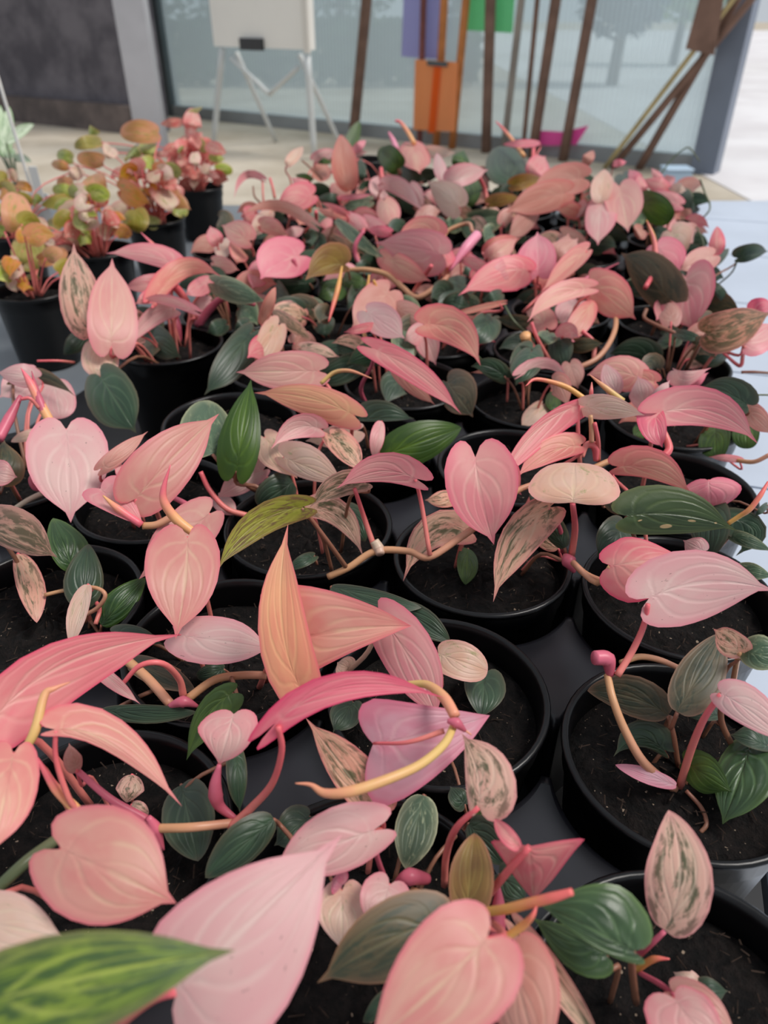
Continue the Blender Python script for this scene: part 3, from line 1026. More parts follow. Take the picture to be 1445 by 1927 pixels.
stem('b1','t',[(600,225,.012),(720,330,.01),(830,455,.006)],[24,24,24],'stem',(-1,0))
stem('b1','t',[(905,430,.008),(1040,335,.012),(1170,312,.014),(1295,312,.014)],[21,20,20,20],'stem',(-1,0))
stem('b1','h',[(820,462,.008),(890,440,.012),(960,462,.008)],[12,30,8],'sheath',(-1,0))
leaf('b1','G',(1085,283),(955,315),44,40,-.004,-.006,shape='r')
leaf('b1','D',(620,235),(948,385),64,60,.0,.0,shape='o')
leaf('b1','G',(560,115),(795,162),62,25,.006,.004)
leaf('b1','L',(880,118),(1335,185),125,112,.030,.032,fold=.05,pot=(-1,0))
leaf('a8','C',(478,1215),(385,1545),40,60,.022,.01,shape='o')
# --- bottom left, crop b2
leaf('b2','S',(280,285),(800,530),255,225,.078,.066,fold=-.05,cup=-.15,lobe=1.4,pot=(-1,-1))
leaf('b2','L',(800,925),(1549,219),270,375,.078,.086,m=(1110,640),fold=.05,cup=-.1,pet=[(680,965,.07),(530,1080,.05)],pr=26,pot=(0,-2),lobe=1.2,roll=0)
leaf('b2','Y',(-150,1010),(1068,742),200,255,.122,.118,m=(440,850),pot=(0,-2),roll=0,fold=.1)
leaf('b2','C',(-150,600),(300,690),140,130,.06,.058,pot=(-1,-1))
stem('b2','g',[(-40,490,.04),(120,340,.045),(262,235,.04)],[28,28,26],'stem',(-1,-1))
# --- centre front, crop b3 and b4
leaf('b3','A',(262,825),(198,62),112,118,.045,.098,m=(168,490),arch=.0,fold=.28,roll=18,pot=(-1,0),lobe=.6)
leaf('b3','S',(190,600),(757,525),265,165,.052,.060,m=(460,545),fold=.2,roll=-10,pot=(-1,0),shape='t')
leaf('b3','P',(625,492),(878,966),128,118,.048,.034,m=(775,720),fold=.12,pet=[(560,640,.03),(480,722,.012)],pr=12,sc='c')
leaf('b3','C',(878,650),(1102,728),88,82,.018,.012,fold=.05,shape='r')
leaf('b3','G',(1090,745),(1072,948),98,92,-.002,-.006,fold=.2,shape='h')
leaf('b3','G',(395,348),(803,442),34,64,.014,.018,shape='o')
leaf('b3','G',(700,432),(932,595),62,58,.012,.006,shape='o')
leaf('b3','H',(140,965),(908,852),72,66,.078,.078,m=(480,795),arch=.012,auto=False,pot=(0,-1),fold=.1,lobe=1.3)
leaf('b3','Q',(583,1060),(1112,930),195,262,.052,.052,m=(850,1010),fold=.16,cup=-.15,roll=0,auto=False,pot=(0,-1),shape='t')
stem('b3','p',[(585,1057,.055),(740,1052,.064),(905,1000,.068)],[7,10,13],'petiole',(0,-1))
stem('b3','y',[(950,975,.070),(905,1060,.072),(800,1150,.074),(660,1215,.076),(480,1275,.076),(365,1282,.074),(300,1245,.074),(230,1238,.074)],[20,21,22,24,26,20,10,3],'shoot',(0,-1))
stem('b3','y',[(735,786,.066),(830,792,.070),(905,850,.073),(955,935,.072)],[12,20,25,25],'stem',(0,-1))
stem('b3','h',[(920,955,.074),(960,965,.074),(1000,1000,.070)],[10,26,8],'sheath',(0,-1))
stem('b3','y',[(960,960,.074),(990,990,.07),(1028,1018,.068)],[8,7,3],'rootlet',(0,-1))
leaf('b3','V',(610,1362),(278,942),78,118,.028,.05,m=(450,1170),fold=.05,lobe=.6,pot=(0,-1))
leaf('b3','V',(1062,1342),(984,1012),60,158,.058,.062,m=(1050,1180),fold=.1,pet=[(960,1440,.045),(915,1560,.02),(905,1700,-.004)],pr=17,lobe=1.2,pot=(0,-1))
leaf('b3','G',(490,872),(400,1010),70,70,.0,.0)
leaf('b3','C',(480,720),(420,690),60,50,.01,.01,auto=False)
leaf('b4','W',(715,282),(634,616),95,92,.012,.006,shape='o')
leaf('b4','L',(488,440),(20,615),125,150,.050,.046,fold=.12,pet=[(505,560,.03),(545,670,.006)],pr=14,sc='h',lobe=1.5,pot=(0,-1))
leaf('b4','O',(910,822),(945,452),88,112,.03,.045,shape='o',lobe=.5,fold=.3,pot=(0,-1))
leaf('b4','P',(1195,512),(1212,756),245,170,.062,.03,fold=-.2,cup=-.15,roll=0,shape='t',pet=[(1110,610,.05),(1010,730,.03),(940,800,.012)],pr=20,lobe=.3,pot=(0,-1))
leaf('b4','P',(1150,520),(1038,388),42,30,.062,.06,auto=False,shape='o',fold=.3,pot=(0,-1))
leaf('b4','G',(1060,640),(1180,760),90,80,.01,.01)
leaf('b4','G',(920,410),(1080,600),90,60,.012,.006,shape='o')
leaf('b4','B',(960,360),(1020,420),40,30,.006,.004)
leaf('b4','G',(900,320),(835,240),50,45,.004,.004)
leaf('b6','R',(748,852),(262,612),70,255,.056,.056,m=(505,730),fold=.12,cup=-.25,roll=0,pet=[(742,950,.03),(762,1120,-.004)],pr=20,sc='b',pot=(1,-1))
leaf('b6','R',(605,870),(225,680),125,60,.035,.03,pot=(1,-1))
stem('b6','o',[(-20,650,.05),(90,635,.06),(210,605,.068),(330,575,.074),(432,545,.078)],[24,26,26,26,18],'shoot',(0,-1))
stem('b6','o',[(70,795,.055),(170,725,.062),(225,670,.068),(248,615,.07)],[20,22,14,4],'shoot',(0,-1))
leaf('b6','V',(912,745),(930,122),168,158,.03,.058,m=(990,450),fold=.1,cup=-.1,roll=0,pet=[(840,815,.022),(765,885,.008)],pr=17,sc='h',shape='o',lobe=.6,pot=(1,-1))
stem('b6','o',[(765,950,.004),(850,895,.016),(935,893,.02)],[16,18,4],'shoot',(1,-1))
stem('b6','h',[(780,965,.004),(880,1020,.016),(965,1085,.025)],[14,15,13],'petiole',(1,-1))
leaf('b6','L',(962,1100),(1280,1420),140,195,.035,.03,m=(1090,1260),fold=.2,pot=(1,-1))
leaf('b6','T',(960,1075),(1300,1300),120,60,.025,.025,pot=(1,-1))
leaf('b6','C',(1085,1042),(955,960),62,60,-.002,-.004,wave=.15,pot=(1,-1))
leaf('b6','G',(1080,1050),(1240,1060),60,70,-.002,-.004,pot=(1,-1))
leaf('b4','S',(1002,932),(420,1460),250,240,.088,.076,m=(770,1160),fold=.15,pet=[(1080,915,.07),(1030,860,.04)],pr=18,pot=(0,-1),lobe=1.2,roll=0)
leaf('b4','T',(1120,985),(1260,1520),165,170,.05,.04,m=(1170,1250),pot=(0,-1))
leaf('b6','V',(165,755),(620,1420),75,60,.04,.03,m=(400,1080),fold=.4,pot=(0,-1))
leaf('b4','D',(778,850),(232,1132),170,155,.052,.046,fold=.05,pot=(0,-1),m=(510,960))
leaf('b4','C',(345,715),(345,990),120,112,.03,.02,pot=(0,-1),lobe=1.3)
leaf('b4','L',(560,688),(480,890),125,110,.036,.03,pot=(0,-1),lobe=1.3)
leaf('b4','Q',(345,690),(300,660),50,60,.03,.03,pot=(0,-1),auto=False)
stem('b4','t',[(660,715,.008),(780,770,.01),(905,830,.006)],[22,24,24],'stem',(0,-1))
stem('b4','h',[(590,670,.01),(650,650,.016),(730,660,.008)],[8,40,26],'sheath',(0,-1))
stem('b4','h',[(1055,690,.03),(1055,780,.022),(1045,910,.012)],[6,30,44],'sheath',(0,-1))
stem('b4','h',[(905,830,.008),(960,830,.012),(1040,880,.01)],[30,44,34],'sheath',(0,-1))
leaf('b4','G',(590,1160),(440,1310),45,40,.0,-.004,shape='o')
leaf('b1','G',(1500,1000),(1330,1140),90,90,.004,.0)
# --- right front pot, crops a7, b5, c6
leaf('a7','L',(892,1200),(1475,1165),165,178,.068,.070,m=(1160,1125),fold=.05,cup=-.15,roll=0,pot=(1,0),auto=False)
stem('b5','p',[(772,170,.068),(745,300,.055),(680,440,.042),(600,570,.034)],[13,17,19,20],'petiole',(1,0))
stem('b5','t',[(545,565,.032),(575,700,.028),(640,870,.018),(750,1060,.006),(920,1205,-.012)],[21,22,24,26,28],'stem',(1,0))
stem('b5','t',[(620,500,.03),(720,465,.03),(830,480,.026),(940,525,.02)],[18,18,18,16],'stem',(1,0))
stem('b5','h',[(470,470,.042),(545,480,.04),(560,570,.032)],[40,46,22],'sheath',(1,0))
leaf('a7','P',(712,1048),(1060,1005),150,155,.058,.060,fold=-.1,cup=-.3,lobe=1.2,pet=[(650,1130,.04),(540,1035,.036)],pr=15,sc='t',pot=(1,1))
leaf('a7','Rm',(795,818),(1302,886),135,100,.056,.050,m=(1040,812),fold=.05,roll=0,pot=(1,1))
leaf('a7','G',(770,870),(650,1005),85,80,.03,.02)
leaf('a7','G',(1185,745),(1165,1015),85,85,.03,.006,shape='o')
leaf('a7','H',(1170,652),(1178,810),132,128,.045,.02,fold=-.1,lobe=.7)
leaf('a7','S',(755,590),(1095,722),95,50,.052,.05,m=(930,610),pot=(1,1))
leaf('a7','C',(538,755),(548,570),205,205,.066,.070,fold=.05,cup=-.12,lobe=.6,pet=[(548,880,.035),(530,1010,.012)],pr=16,shape='r',roll=0,pot=(0,1))
leaf('a7','P',(565,300),(178,695),80,34,.078,.05,m=(350,440),pet=[(562,420,.062),(572,595,.035)],pr=10,pot=(0,1),fold=.2)
leaf('a7','S',(562,490),(268,645),50,72,.058,.05,m=(420,530),pot=(0,1))
leaf('a7','C',(595,310),(872,350),60,58,.078,.076,m=(730,320),auto=False,pot=(0,1),wave=.08)
leaf('a7','P',(930,340),(1398,482),112,78,.070,.058,m=(1185,335),fold=.1,roll=0,pot=(1,2))
leaf('a7','H',(918,330),(955,500),40,85,.068,.055,m=(935,420),auto=False,pot=(1,2),fold=.3)
stem('a7','o',[(600,278,.080),(500,215,.088),(370,182,.094),(318,214,.092)],[13,13,9,2],'shoot',(0,1))
stem('a7','y',[(770,285,.078),(690,222,.086),(615,160,.092)],[16,13,2],'shoot',(0,1))
stem('a7','p',[(622,275,.08),(624,235,.086),(626,196,.09)],[10,9,2],'shoot',(0,1))
stem('a7','t',[(620,600,.04),(750,548,.045),(860,542,.046),(952,540,.046)],[14,14,14,14],'stem',(0,1))
stem('a7','p',[(955,545,.046),(985,505,.05),(965,440,.056),(925,360,.066)],[18,18,16,8],'petiole',(1,2))
stem('a7','p',[(640,385,.074),(655,470,.06),(655,560,.042)],[9,11,12],'petiole',(0,1))
stem('a7','t',[(620,350,.078),(625,420,.068),(625,475,.06)],[10,12,12],'stem',(0,1))
stem('a7','p',[(645,560,.045),(640,495,.055),(600,490,.056),(585,545,.05)],[12,20,16,6],'sheath',(0,1))
leaf('a7','P',(85,545),(172,952),185,150,.072,.03,m=(112,740),fold=.18,roll=0,auto=False,pot=(0,1),lobe=1.5)
leaf('a7','P',(170,600),(300,720),90,60,.06,.04,auto=False,pot=(0,1))
leaf('a7','V',(428,778),(168,1218),112,78,.050,.008,m=(265,935),pet=[(480,880,.03),(490,985,.01)],pr=11,sc='h',pot=(0,1),fold=.1)
leaf('a7','G',(500,965),(335,718),48,55,.02,.03,shape='o')
leaf('a7','V',(470,968),(345,872),45,30,.01,.012,shape='o')
stem('a7','t',[(225,740,.05),(290,695,.05),(360,668,.05)],[15,14,14],'stem',(0,1))
stem('a7','h',[(150,735,.052),(200,770,.05),(190,820,.045)],[14,36,20],'sheath',(0,1))
stem('a7','t',[(540,1035,.02),(600,1090,.024),(700,1135,.034)],[15,16,18],'stem',(0,1))
stem('a7','h',[(500,1000,.014),(520,1030,.016),(545,1080,.01)],[10,36,8],'sheath',(0,1))
leaf('a7','G',(1345,298),(1128,218),70,78,.045,.04,m=(1240,240),pot=(1,3))
leaf('a7','B',(1200,405),(1200,548),68,68,.004,-.004,shape='r')
leaf('a7','B',(1340,375),(1345,505),58,58,.01,.0,shape='r')
leaf('a7','L',(868,305),(840,165),62,60,.03,.05,pot=(0,3))
leaf('a7','L',(905,300),(990,185),30,40,.035,.055)
leaf('a7','L',(745,255),(688,110),46,46,.03,.05,shape='o')
leaf('a7','L',(1008,140),(1182,128),8,70,.045,.05,auto=False,m=(1070,150))
leaf('a7','H',(1060,205),(1170,150),20,40,.035,.045)
leaf('a7','B',(880,395),(825,470),45,40,-.002,-.006)
leaf('a7','C',(395,300),(295,412),48,44,-.004,-.008)
leaf('a7','B',(452,238),(445,336),36,36,-.002,-.004,shape='o')
leaf('a7','G',(345,55),(272,212),68,66,.035,.02)
leaf('a7','L',(1150,980),(1050,930),60,50,.03,.03)
leaf('a7','D',(700,740),(800,810),50,40,.02,.02)
leaf('c6','D',(235,470),(440,100),95,115,.03,.045,shape='o',pot=(1,0))
leaf('c6','V',(525,190),(402,82),60,70,.055,.06,fold=.1,pot=(1,0),pet=[(505,270,.03),(480,420,.0)],sc='t',pr=14)
leaf('c6','W',(560,190),(760,240),95,70,.055,.05,pot=(1,0))
leaf('c6','L',(440,385),(780,640),110,75,.05,.045,m=(590,480),pet=[(360,500,.035),(300,640,.015),(245,820,-.012)],pr=19,fold=.1,pot=(1,0))
leaf('b5','D',(885,790),(432,655),100,125,.018,.012,m=(670,690),shape='o',pet=[(915,900,.008),(942,1080,-.012)],sc='b',pr=14,pot=(1,0))
leaf('b5','G',(860,985),(578,1025),45,110,-.002,-.006,m=(720,930),pot=(1,0))
leaf('b5','Q',(930,1185),(588,1070),45,42,-.004,.0,shape='o',pot=(1,0),auto=False)
leaf('b5','B',(985,1060),(1245,1225),100,110,.0,.006,fold=-.2,pot=(1,0))
leaf('b5','R',(1340,985),(1190,1405),170,130,.008,-.006,fold=.1,pot=(1,0))
leaf('b5','G',(1440,960),(1225,900),40,110,.012,.01,pot=(1,0))
leaf('b5','G',(1170,790),(985,800),30,90,.006,.004,pot=(1,0))
stem('b5','b',[(1185,690,.045),(1185,830,.02),(1250,975,.0)],[16,17,18],'petiole',(1,0))
stem('b5','b',[(985,1215,-.010),(1070,1310,-.012),(1100,1400,-.012),(1065,1450,-.014)],[12,13,13,12],'root',(1,0))
# --- middle, crop a6
leaf('a6','S',(512,150),(113,156),92,98,.052,.058,fold=.1)
leaf('a6','A',(682,362),(200,256),92,74,.058,.066,m=(460,280),fold=.12)
leaf('a8','W',(1155,503),(1135,212),158,152,.042,.05,shape='r',pet=[(1250,610,.03),(1390,705,.01)],sc='b',pr=11)
leaf('a6','B',(115,632),(187,190),108,92,.035,.075,fold=.12)
leaf('a6','B',(820,562),(1208,425),105,98,.02,.03,shape='o',fold=.1)
leaf('a6','G',(715,382),(982,382),88,14,.02,.02)
leaf('a6','P',(985,672),(600,722),55,95,.070,.066,m=(800,640),pet=[(1015,800,.05),(1055,1045,.024)],pr=12,fold=-.05,lobe=1.4,pot=(-1,1))
leaf('a6','N',(735,690),(470,815),55,70,.062,.055,m=(590,720),pot=(-1,1))
leaf('a6','M',(432,812),(14,1132),75,78,.066,.05,m=(195,905),pet=[(530,950,.04),(582,1130,.0)],sc='b',pr=11,pot=(-1,1),fold=.1)
leaf('a6','C',(348,570),(640,695),105,60,.042,.036,cup=-.2)
leaf('a6','C',(255,475),(412,672),85,85,.035,.03)
leaf('a6','L',(520,430),(283,530),55,65,.05,.045,m=(400,430),fold=.3)
leaf('a6','V',(572,462),(735,642),78,50,.045,.03)
leaf('a6','G',(388,690),(222,805),85,80,.02,.008,shape='r')
leaf('a6','V',(480,822),(732,1052),85,48,.03,.002,m=(620,870))
leaf('a6','G',(640,800),(742,978),60,55,.008,.0,shape='o')
leaf('a6','V',(1240,920),(925,1172),95,90,.02,.002,m=(1060,935))
leaf('a6','B',(1240,1014),(1228,1188),52,50,-.002,-.006,shape='o',pot=(0,1))
leaf('a6','V',(1178,760),(1028,778),45,40,.02,.02)
stem('a6','t',[(560,1150,.004),(660,1105,.01),(790,1025,.018),(950,1025,.02),(1050,1055,.022),(1200,960,.03),(1365,845,.044)],[17,17,18,17,17,18,18],'stem',(-1,1))
stem('a6','p',[(690,722,.06),(735,860,.035),(785,1005,.018)],[9,12,14],'petiole',(-1,1))
stem('a6','b',[(450,830,.06),(560,980,.035),(650,1105,.01)],[9,12,13],'petiole',(-1,1))
stem('a6','c',[(785,975,.024),(805,1010,.02),(815,1040,.018)],[22,28,22],'sheath',(-1,1))
leaf('a6','P',(778,40),(1208,360),62,62,.066,.036,m=(1005,170),fold=.1,pet=[(775,120,.04),(720,230,.012),(745,310,-.008)],sc='h',pr=11)
leaf('a6','T',(895,148),(1082,316),34,44,.04,.02,auto=False)
leaf('a6','D',(1140,205),(1265,375),110,80,.012,.0)
leaf('a6','G',(728,100),(518,192),68,62,.02,.012,shape='r')
stem('a6','y',[(525,212,.05),(590,158,.058),(670,150,.062),(772,186,.06)],[10,11,9,2],'shoot')
leaf('a6','C',(700,440),(450,490),70,50,.02,.01)
leaf('a6','G',(488,1052),(356,1116),28,34,.01,.004)
leaf('a6','L',(245,630),(15,770),60,70,.015,.008)
leaf('a6','L',(30,760),(120,855),40,50,.004,.0)
leaf('a6','L',(820,395),(785,575),30,40,.04,.02,shape='o')
# --- left middle, crop a8
leaf('a8','L',(360,372),(385,878),212,206,.060,.022,m=(372,610),fold=.06,roll=0,lobe=1.1,pot=(-3,1))
leaf('a8','S',(742,745),(1192,284),165,150,.058,.08,m=(945,520),fold=.1,roll=0,pot=(-2,1))
leaf('a8','T',(555,580),(805,380),48,42,.052,.06,wave=.1,pot=(-2,1))
leaf('a8','P',(670,570),(690,668),50,45,.05,.035,pot=(-2,1))
leaf('a8','P',(545,692),(782,897),118,100,.056,.044,fold=.3,shape='t',auto=False,pot=(-2,1))
stem('a8','w',[(1060,937,.05),(960,860,.058),(895,770,.068),(890,690,.076),(927,562,.088)],[24,28,24,16,2],'shoot',(-2,1))
stem('a8','w',[(560,730,.062),(640,800,.056),(770,890,.046)],[4,20,20],'shoot',(-2,1))
stem('a8','t',[(775,895,.044),(850,888,.044),(930,850,.046)],[20,20,22],'stem',(-2,1))
stem('a8','h',[(920,730,.03),(1000,770,.034),(1030,800,.03),(960,830,.03)],[14,16,18,14],'petiole',(-2,1))
stem('a8','p',[(1090,600,.03),(1140,700,.018),(1230,800,.008),(1350,840,.0)],[13,14,15,16],'petiole',(-2,1))
leaf('a8','S',(1135,830),(755,1185),130,140,.034,.018,pot=(-2,1))
leaf('a8','S',(1020,960),(955,1510),178,218,.062,.036,m=(1005,1210),fold=.06,roll=0,lobe=1.2,pot=(-1,0))
leaf('a8','N',(-70,900),(312,1066),155,65,.042,.036,pot=(-2,0))
leaf('a8','R',(398,1132),(288,853),75,120,.012,.03,shape='o',pot=(-2,0))
leaf('a8','G',(450,1342),(482,992),105,98,.006,.025,shape='o',pot=(-2,0))
leaf('a8','R',(552,1432),(790,1178),90,66,-.004,.006,shape='o',pot=(-2,0))
leaf('a8','V',(98,1048),(200,1422),90,48,.014,.0,pot=(-2,0),shape='o')
stem('a8','t',[(245,1270,.008),(380,1240,.012),(510,1230,.018),(572,1270,.016),(530,1340,.008),(440,1392,.0)],[11,11,11,12,12,12],'petiole',(-2,0))
stem('a8','p',[(480,1270,.006),(540,1340,.004),(520,1430,.0)],[11,12,12],'petiole',(-2,0))
stem('a8','w',[(285,350,.052),(230,250,.062),(165,120,.076),(114,36,.086)],[24,26,22,2],'shoot',(-3,1))
stem('a8','h',[(275,345,.052),(215,215,.066),(172,52,.082)],[18,24,2],'shoot',(-3,1))
stem('a8','h',[(-10,425,.06),(50,310,.068),(112,188,.078)],[28,30,12],'shoot',(-3,1))
stem('a8','p',[(115,205,.078),(165,203,.078),(212,255,.07)],[9,10,10],'petiole',(-3,1))
leaf('a8','D',(-15,645),(20,420),40,125,.03,.045,pot=(-3,1))
leaf('a8','L',(-50,600),(96,630),75,70,.045,.04,pot=(-3,1))
leaf('a8','C',(218,385),(60,438),25,34,.02,.015,shape='o',pot=(-3,1))
stem('a8','h',[(270,680,.02),(215,612,.028),(170,640,.03),(190,690,.024),(260,700,.02)],[12,14,16,14,10],'shoot',(-3,1))
stem('a8','c',[(85,798,.004),(160,750,.01),(235,715,.016)],[14,14,15],'stem',(-3,1))
leaf('a8','D',(75,95),(412,192),48,36,.034,.028,m=(240,90))
leaf('a8','L',(290,110),(330,312),95,100,.018,.004,shape='r')
leaf('a8','L',(190,60),(-10,200),80,80,.022,.018)
leaf('a8','L',(200,90),(-20,60),60,70,.04,.045)
stem('a3','p',[(210,840,.03),(330,840,.028),(420,850,.02)],[6,7,9],'stem')
leaf('a8','G',(548,82),(742,392),118,150,.030,.0,fold=.05,pot=(-3,3))
# --- upper left, crop a3
leaf('a3','V',(505,655),(418,172),112,115,.05,.10,m=(442,430),roll=10)
leaf('a3','S',(630,758),(635,258),125,140,.042,.092,fold=.12,roll=-8)
leaf('a3','C',(560,735),(572,938),100,98,.035,.016,shape='r')
leaf('a3','G',(503,668),(362,805),52,52,.015,.004,shape='o')
leaf('a3','P',(992,295),(598,232),45,80,.066,.076,m=(820,240),pot=(-3,3))
stem('a3','w',[(965,325,.06),(920,240,.072),(860,175,.08),(798,113,.086)],[14,14,11,2],'shoot',(-3,3))
leaf('a3','S',(890,455),(1258,366),72,52,.056,.066,m=(1060,315),pot=(-3,3))
leaf('a3','P',(940,395),(695,425),45,55,.055,.056,pot=(-3,3))
leaf('a3','P',(930,440),(760,520),40,45,.05,.05,pot=(-3,3))
leaf('a3','P',(1092,550),(785,500),28,34,.05,.055,m=(930,495),pot=(-3,3))
leaf('a3','L',(985,545),(685,800),55,52,.045,.02,m=(850,600),pot=(-3,3))
leaf('a3','P',(1185,385),(1045,470),55,45,.045,.045,pot=(-3,3))
leaf('a3','L',(1190,500),(1080,540),45,40,.02,.02,pot=(-3,3))
stem('a3','p',[(965,390,.055),(1040,480,.035),(1105,610,.01)],[24,22,22],'stem',(-3,3))
stem('a3','h',[(1120,640,.0),(1190,545,.02),(1275,485,.035),(1440,520,.04)],[26,24,18,12],'stem',(-3,3))
stem('a3','h',[(975,560,.02),(1000,640,.008),(1010,730,-.01)],[26,26,22],'stem',(-3,3))
leaf('a3','G',(830,692),(1028,825),85,75,.004,-.004,pot=(-3,3))
leaf('a3','D',(870,640),(860,830),60,55,.002,-.004,pot=(-3,3))
leaf('a3','W',(1215,400),(1505,505),62,72,.05,.045)
leaf('c7','G',(345,488),(15,928),135,100,.032,.0,fold=.05,pot=(-2,3))
leaf('c7','G',(335,405),(225,480),75,50,.03,.022)
leaf('c7','G',(170,420),(30,480),60,60,.01,.008)
leaf('c7','C',(545,430),(375,722),105,95,.042,.02,fold=.1)
leaf('c7','T',(428,420),(527,152),48,40,.042,.08,shape='o')
leaf('c7','N',(510,320),(778,532),52,44,.04,.03,shape='o')
leaf('c7','V',(715,590),(992,655),62,30,.035,.03)
leaf('c7','V',(1168,622),(925,555),20,80,.034,.04,m=(1050,560))
leaf('c7','G',(950,578),(1155,620),34,46,.02,.02)
leaf('c7','P',(1212,432),(1013,478),35,32,.055,.056)
# --- middle distance, crop a4
leaf('a4','L',(750,868),(935,1000),85,72,.058,.05)
leaf('a4','T',(855,770),(672,955),115,95,.045,.03)
leaf('a4','T',(895,850),(1040,930),60,55,.035,.03)
leaf('a4','S',(1030,930),(1302,1132),105,75,.058,.036,m=(1185,970),roll=0)
leaf('a4','T',(1392,830),(1105,897),14,18,.05,.05)
leaf('a4','G',(1355,895),(1240,1035),70,66,.02,.008)
leaf('a4','G',(1240,820),(1118,850),56,58,.03,.03,shape='r')
leaf('a4','G',(1400,800),(1305,810),40,30,.03,.03)
leaf('a4','H',(418,595),(232,712),90,118,.055,.045,m=(310,640),lobe=1.4)
stem('a4','h',[(392,612,.055),(410,670,.04),(442,722,.02)],[10,10,11],'petiole')
leaf('a4','P',(240,640),(190,760),55,50,.04,.03)
leaf('a4','O',(642,640),(450,715),45,105,.05,.045,m=(550,650))
leaf('a4','P',(1115,592),(785,532),118,95,.062,.062,m=(970,555),roll=0,fold=-.1)
leaf('a4','S',(1100,500),(880,520),40,75,.07,.065,m=(1000,480))
leaf('a4','S',(835,605),(1062,722),50,66,.045,.035)
leaf('a4','P',(1110,560),(1150,660),50,55,.055,.045)
stem('a4','p',[(1062,645,.055),(1010,720,.03),(968,788,.012)],[10,11,12],'petiole')
stem('a4','t',[(640,668,.03),(750,665,.034),(850,690,.03),(920,750,.022),(990,800,.016),(1070,760,.024),(1140,690,.034),(1118,600,.05)],[12,13,14,14,15,15,14,11],'stem')
stem('a4','l',[(1285,495,.07),(1230,560,.06),(1150,670,.04)],[24,26,7],'shoot')
stem('a4','t',[(1120,510,.05),(1150,470,.058),(1240,440,.066),(1262,480,.068)],[9,10,10,8],'stem')
stem('a4','o',[(628,650,.06),(610,750,.045),(588,830,.032),(563,918,.02)],[5,13,11,3],'shoot')
stem('a4','o',[(760,690,.06),(750,770,.045),(738,850,.032)],[4,11,10],'shoot')
stem('a4','o',[(782,715,.06),(805,780,.045),(830,840,.034)],[6,11,9],'shoot')
stem('a4','y',[(760,900,.05),(735,960,.045),(752,1030,.035),(760,1060,.03)],[5,10,11,10],'shoot')
stem('a4','h',[(735,475,.06),(695,540,.045),(695,600,.03),(735,668,.015)],[8,11,11,11],'petiole')
leaf('a4','G',(240,740),(390,880),75,70,.01,.004)
leaf('a4','G',(470,730),(250,735),60,40,.02,.018)
leaf('a4','B',(480,800),(405,905),38,34,.012,.002,shape='o')
leaf('a4','B',(620,740),(510,800),60,50,.02,.012)
leaf('a4','B',(640,700),(760,740),40,42,.025,.02)
leaf('a4','G',(545,910),(545,995),48,48,.004,-.004)
leaf('a4','G',(1225,740),(1050,870),90,80,.02,.006)
leaf('a4','G',(760,760),(650,860),70,70,.006,.0)
leaf('a4','G',(430,860),(340,960),60,60,.0,-.004)
leaf('a4','L',(1020,940),(1085,1130),70,60,.03,.015)
leaf('a4','L',(1020,950),(930,1010),60,40,.03,.03)
# --- far left of the vines, crop c1
leaf('c1','C',(528,312),(646,176),38,38,.075,.09,shape='o')
leaf('c1','P',(345,402),(152,552),16,40,.07,.055,m=(225,400))
leaf('c1','P',(715,520),(445,598),75,105,.065,.06)
leaf('c1','P',(690,470),(555,395),35,45,.07,.075)
leaf('c1','T',(690,700),(195,670),45,40,.06,.06,m=(440,590))
leaf('c1','P',(300,650),(200,680),60,60,.045,.045)
leaf('c1','S',(258,845),(60,735),75,105,.058,.062,lobe=1.3)
leaf('c1','C',(70,850),(70,1000),70,60,.04,.03)
leaf('c1','S',(210,850),(170,1020),75,75,.045,.03)
leaf('c1','S',(10,1000),(195,1060),55,55,.045,.045)
leaf('c1','C',(410,650),(268,825),55,62,.045,.04)
leaf('c1','S',(345,740),(545,810),75,40,.052,.05)
leaf('c1','L',(545,800),(662,760),40,40,.045,.045)
leaf('c1','P',(40,860),(-20,740),60,50,.05,.06)
leaf('c1','T',(975,490),(915,88),78,105,.055,.12,m=(930,300),shape='o')
leaf('c1','S',(900,440),(980,560),70,80,.05,.045)
leaf('c1','L',(735,275),(905,215),55,30,.075,.08)
leaf('c1','B',(870,270),(745,295),20,35,.07,.07)
leaf('c1','H',(1000,215),(1095,130),30,28,.08,.1,shape='o')
leaf('c1','L',(935,215),(1110,215),35,40,.075,.08)
leaf('c1','G',(1050,400),(1060,250),50,48,.05,.07)
leaf('c1','B',(1340,330),(1180,210),70,85,.07,.08,shape='r')
leaf('c1','B',(700,420),(590,375),40,35,.06,.065)
leaf('c1','G',(905,560),(730,545),50,48,.04,.04)
leaf('c1','H',(920,540),(1155,515),16,22,.06,.06)
leaf('c1','W',(1125,565),(925,600),48,44,.045,.045)
leaf('c1','P',(955,660),(770,570),22,28,.06,.066)
leaf('c1','S',(950,660),(735,620),44,22,.056,.06)
leaf('c1','P',(950,675),(1130,760),55,60,.05,.045)
leaf('c1','P',(1090,690),(1278,792),45,55,.052,.046)
leaf('c1','W',(885,695),(1195,962),38,52,.055,.03,shape='o')
leaf('c1','P',(1010,840),(870,740),45,50,.035,.04)
leaf('c1','N',(825,815),(1090,945),42,40,.03,.025)
leaf('c1','P',(800,640),(830,780),45,50,.03,.02)
leaf('c1','T',(820,320),(700,400),70,70,.05,.05)
leaf('c1','T',(640,600),(620,740),80,80,.035,.03)
leaf('c1','S',(1230,560),(1290,760),90,80,.045,.025)
leaf('c1','L',(1230,440),(1500,640),62,55,.065,.045,m=(1370,480))
stem('c1','p',[(740,640,.05),(742,700,.035),(735,770,.018)],[14,14,14],'petiole')
stem('c1','o',[(690,555,.06),(695,620,.045),(705,690,.03)],[12,13,14],'shoot')
stem('c1','p',[(1085,765,.055),(1020,860,.035),(1035,960,.02),(1082,1062,.006)],[12,15,16,16],'petiole')
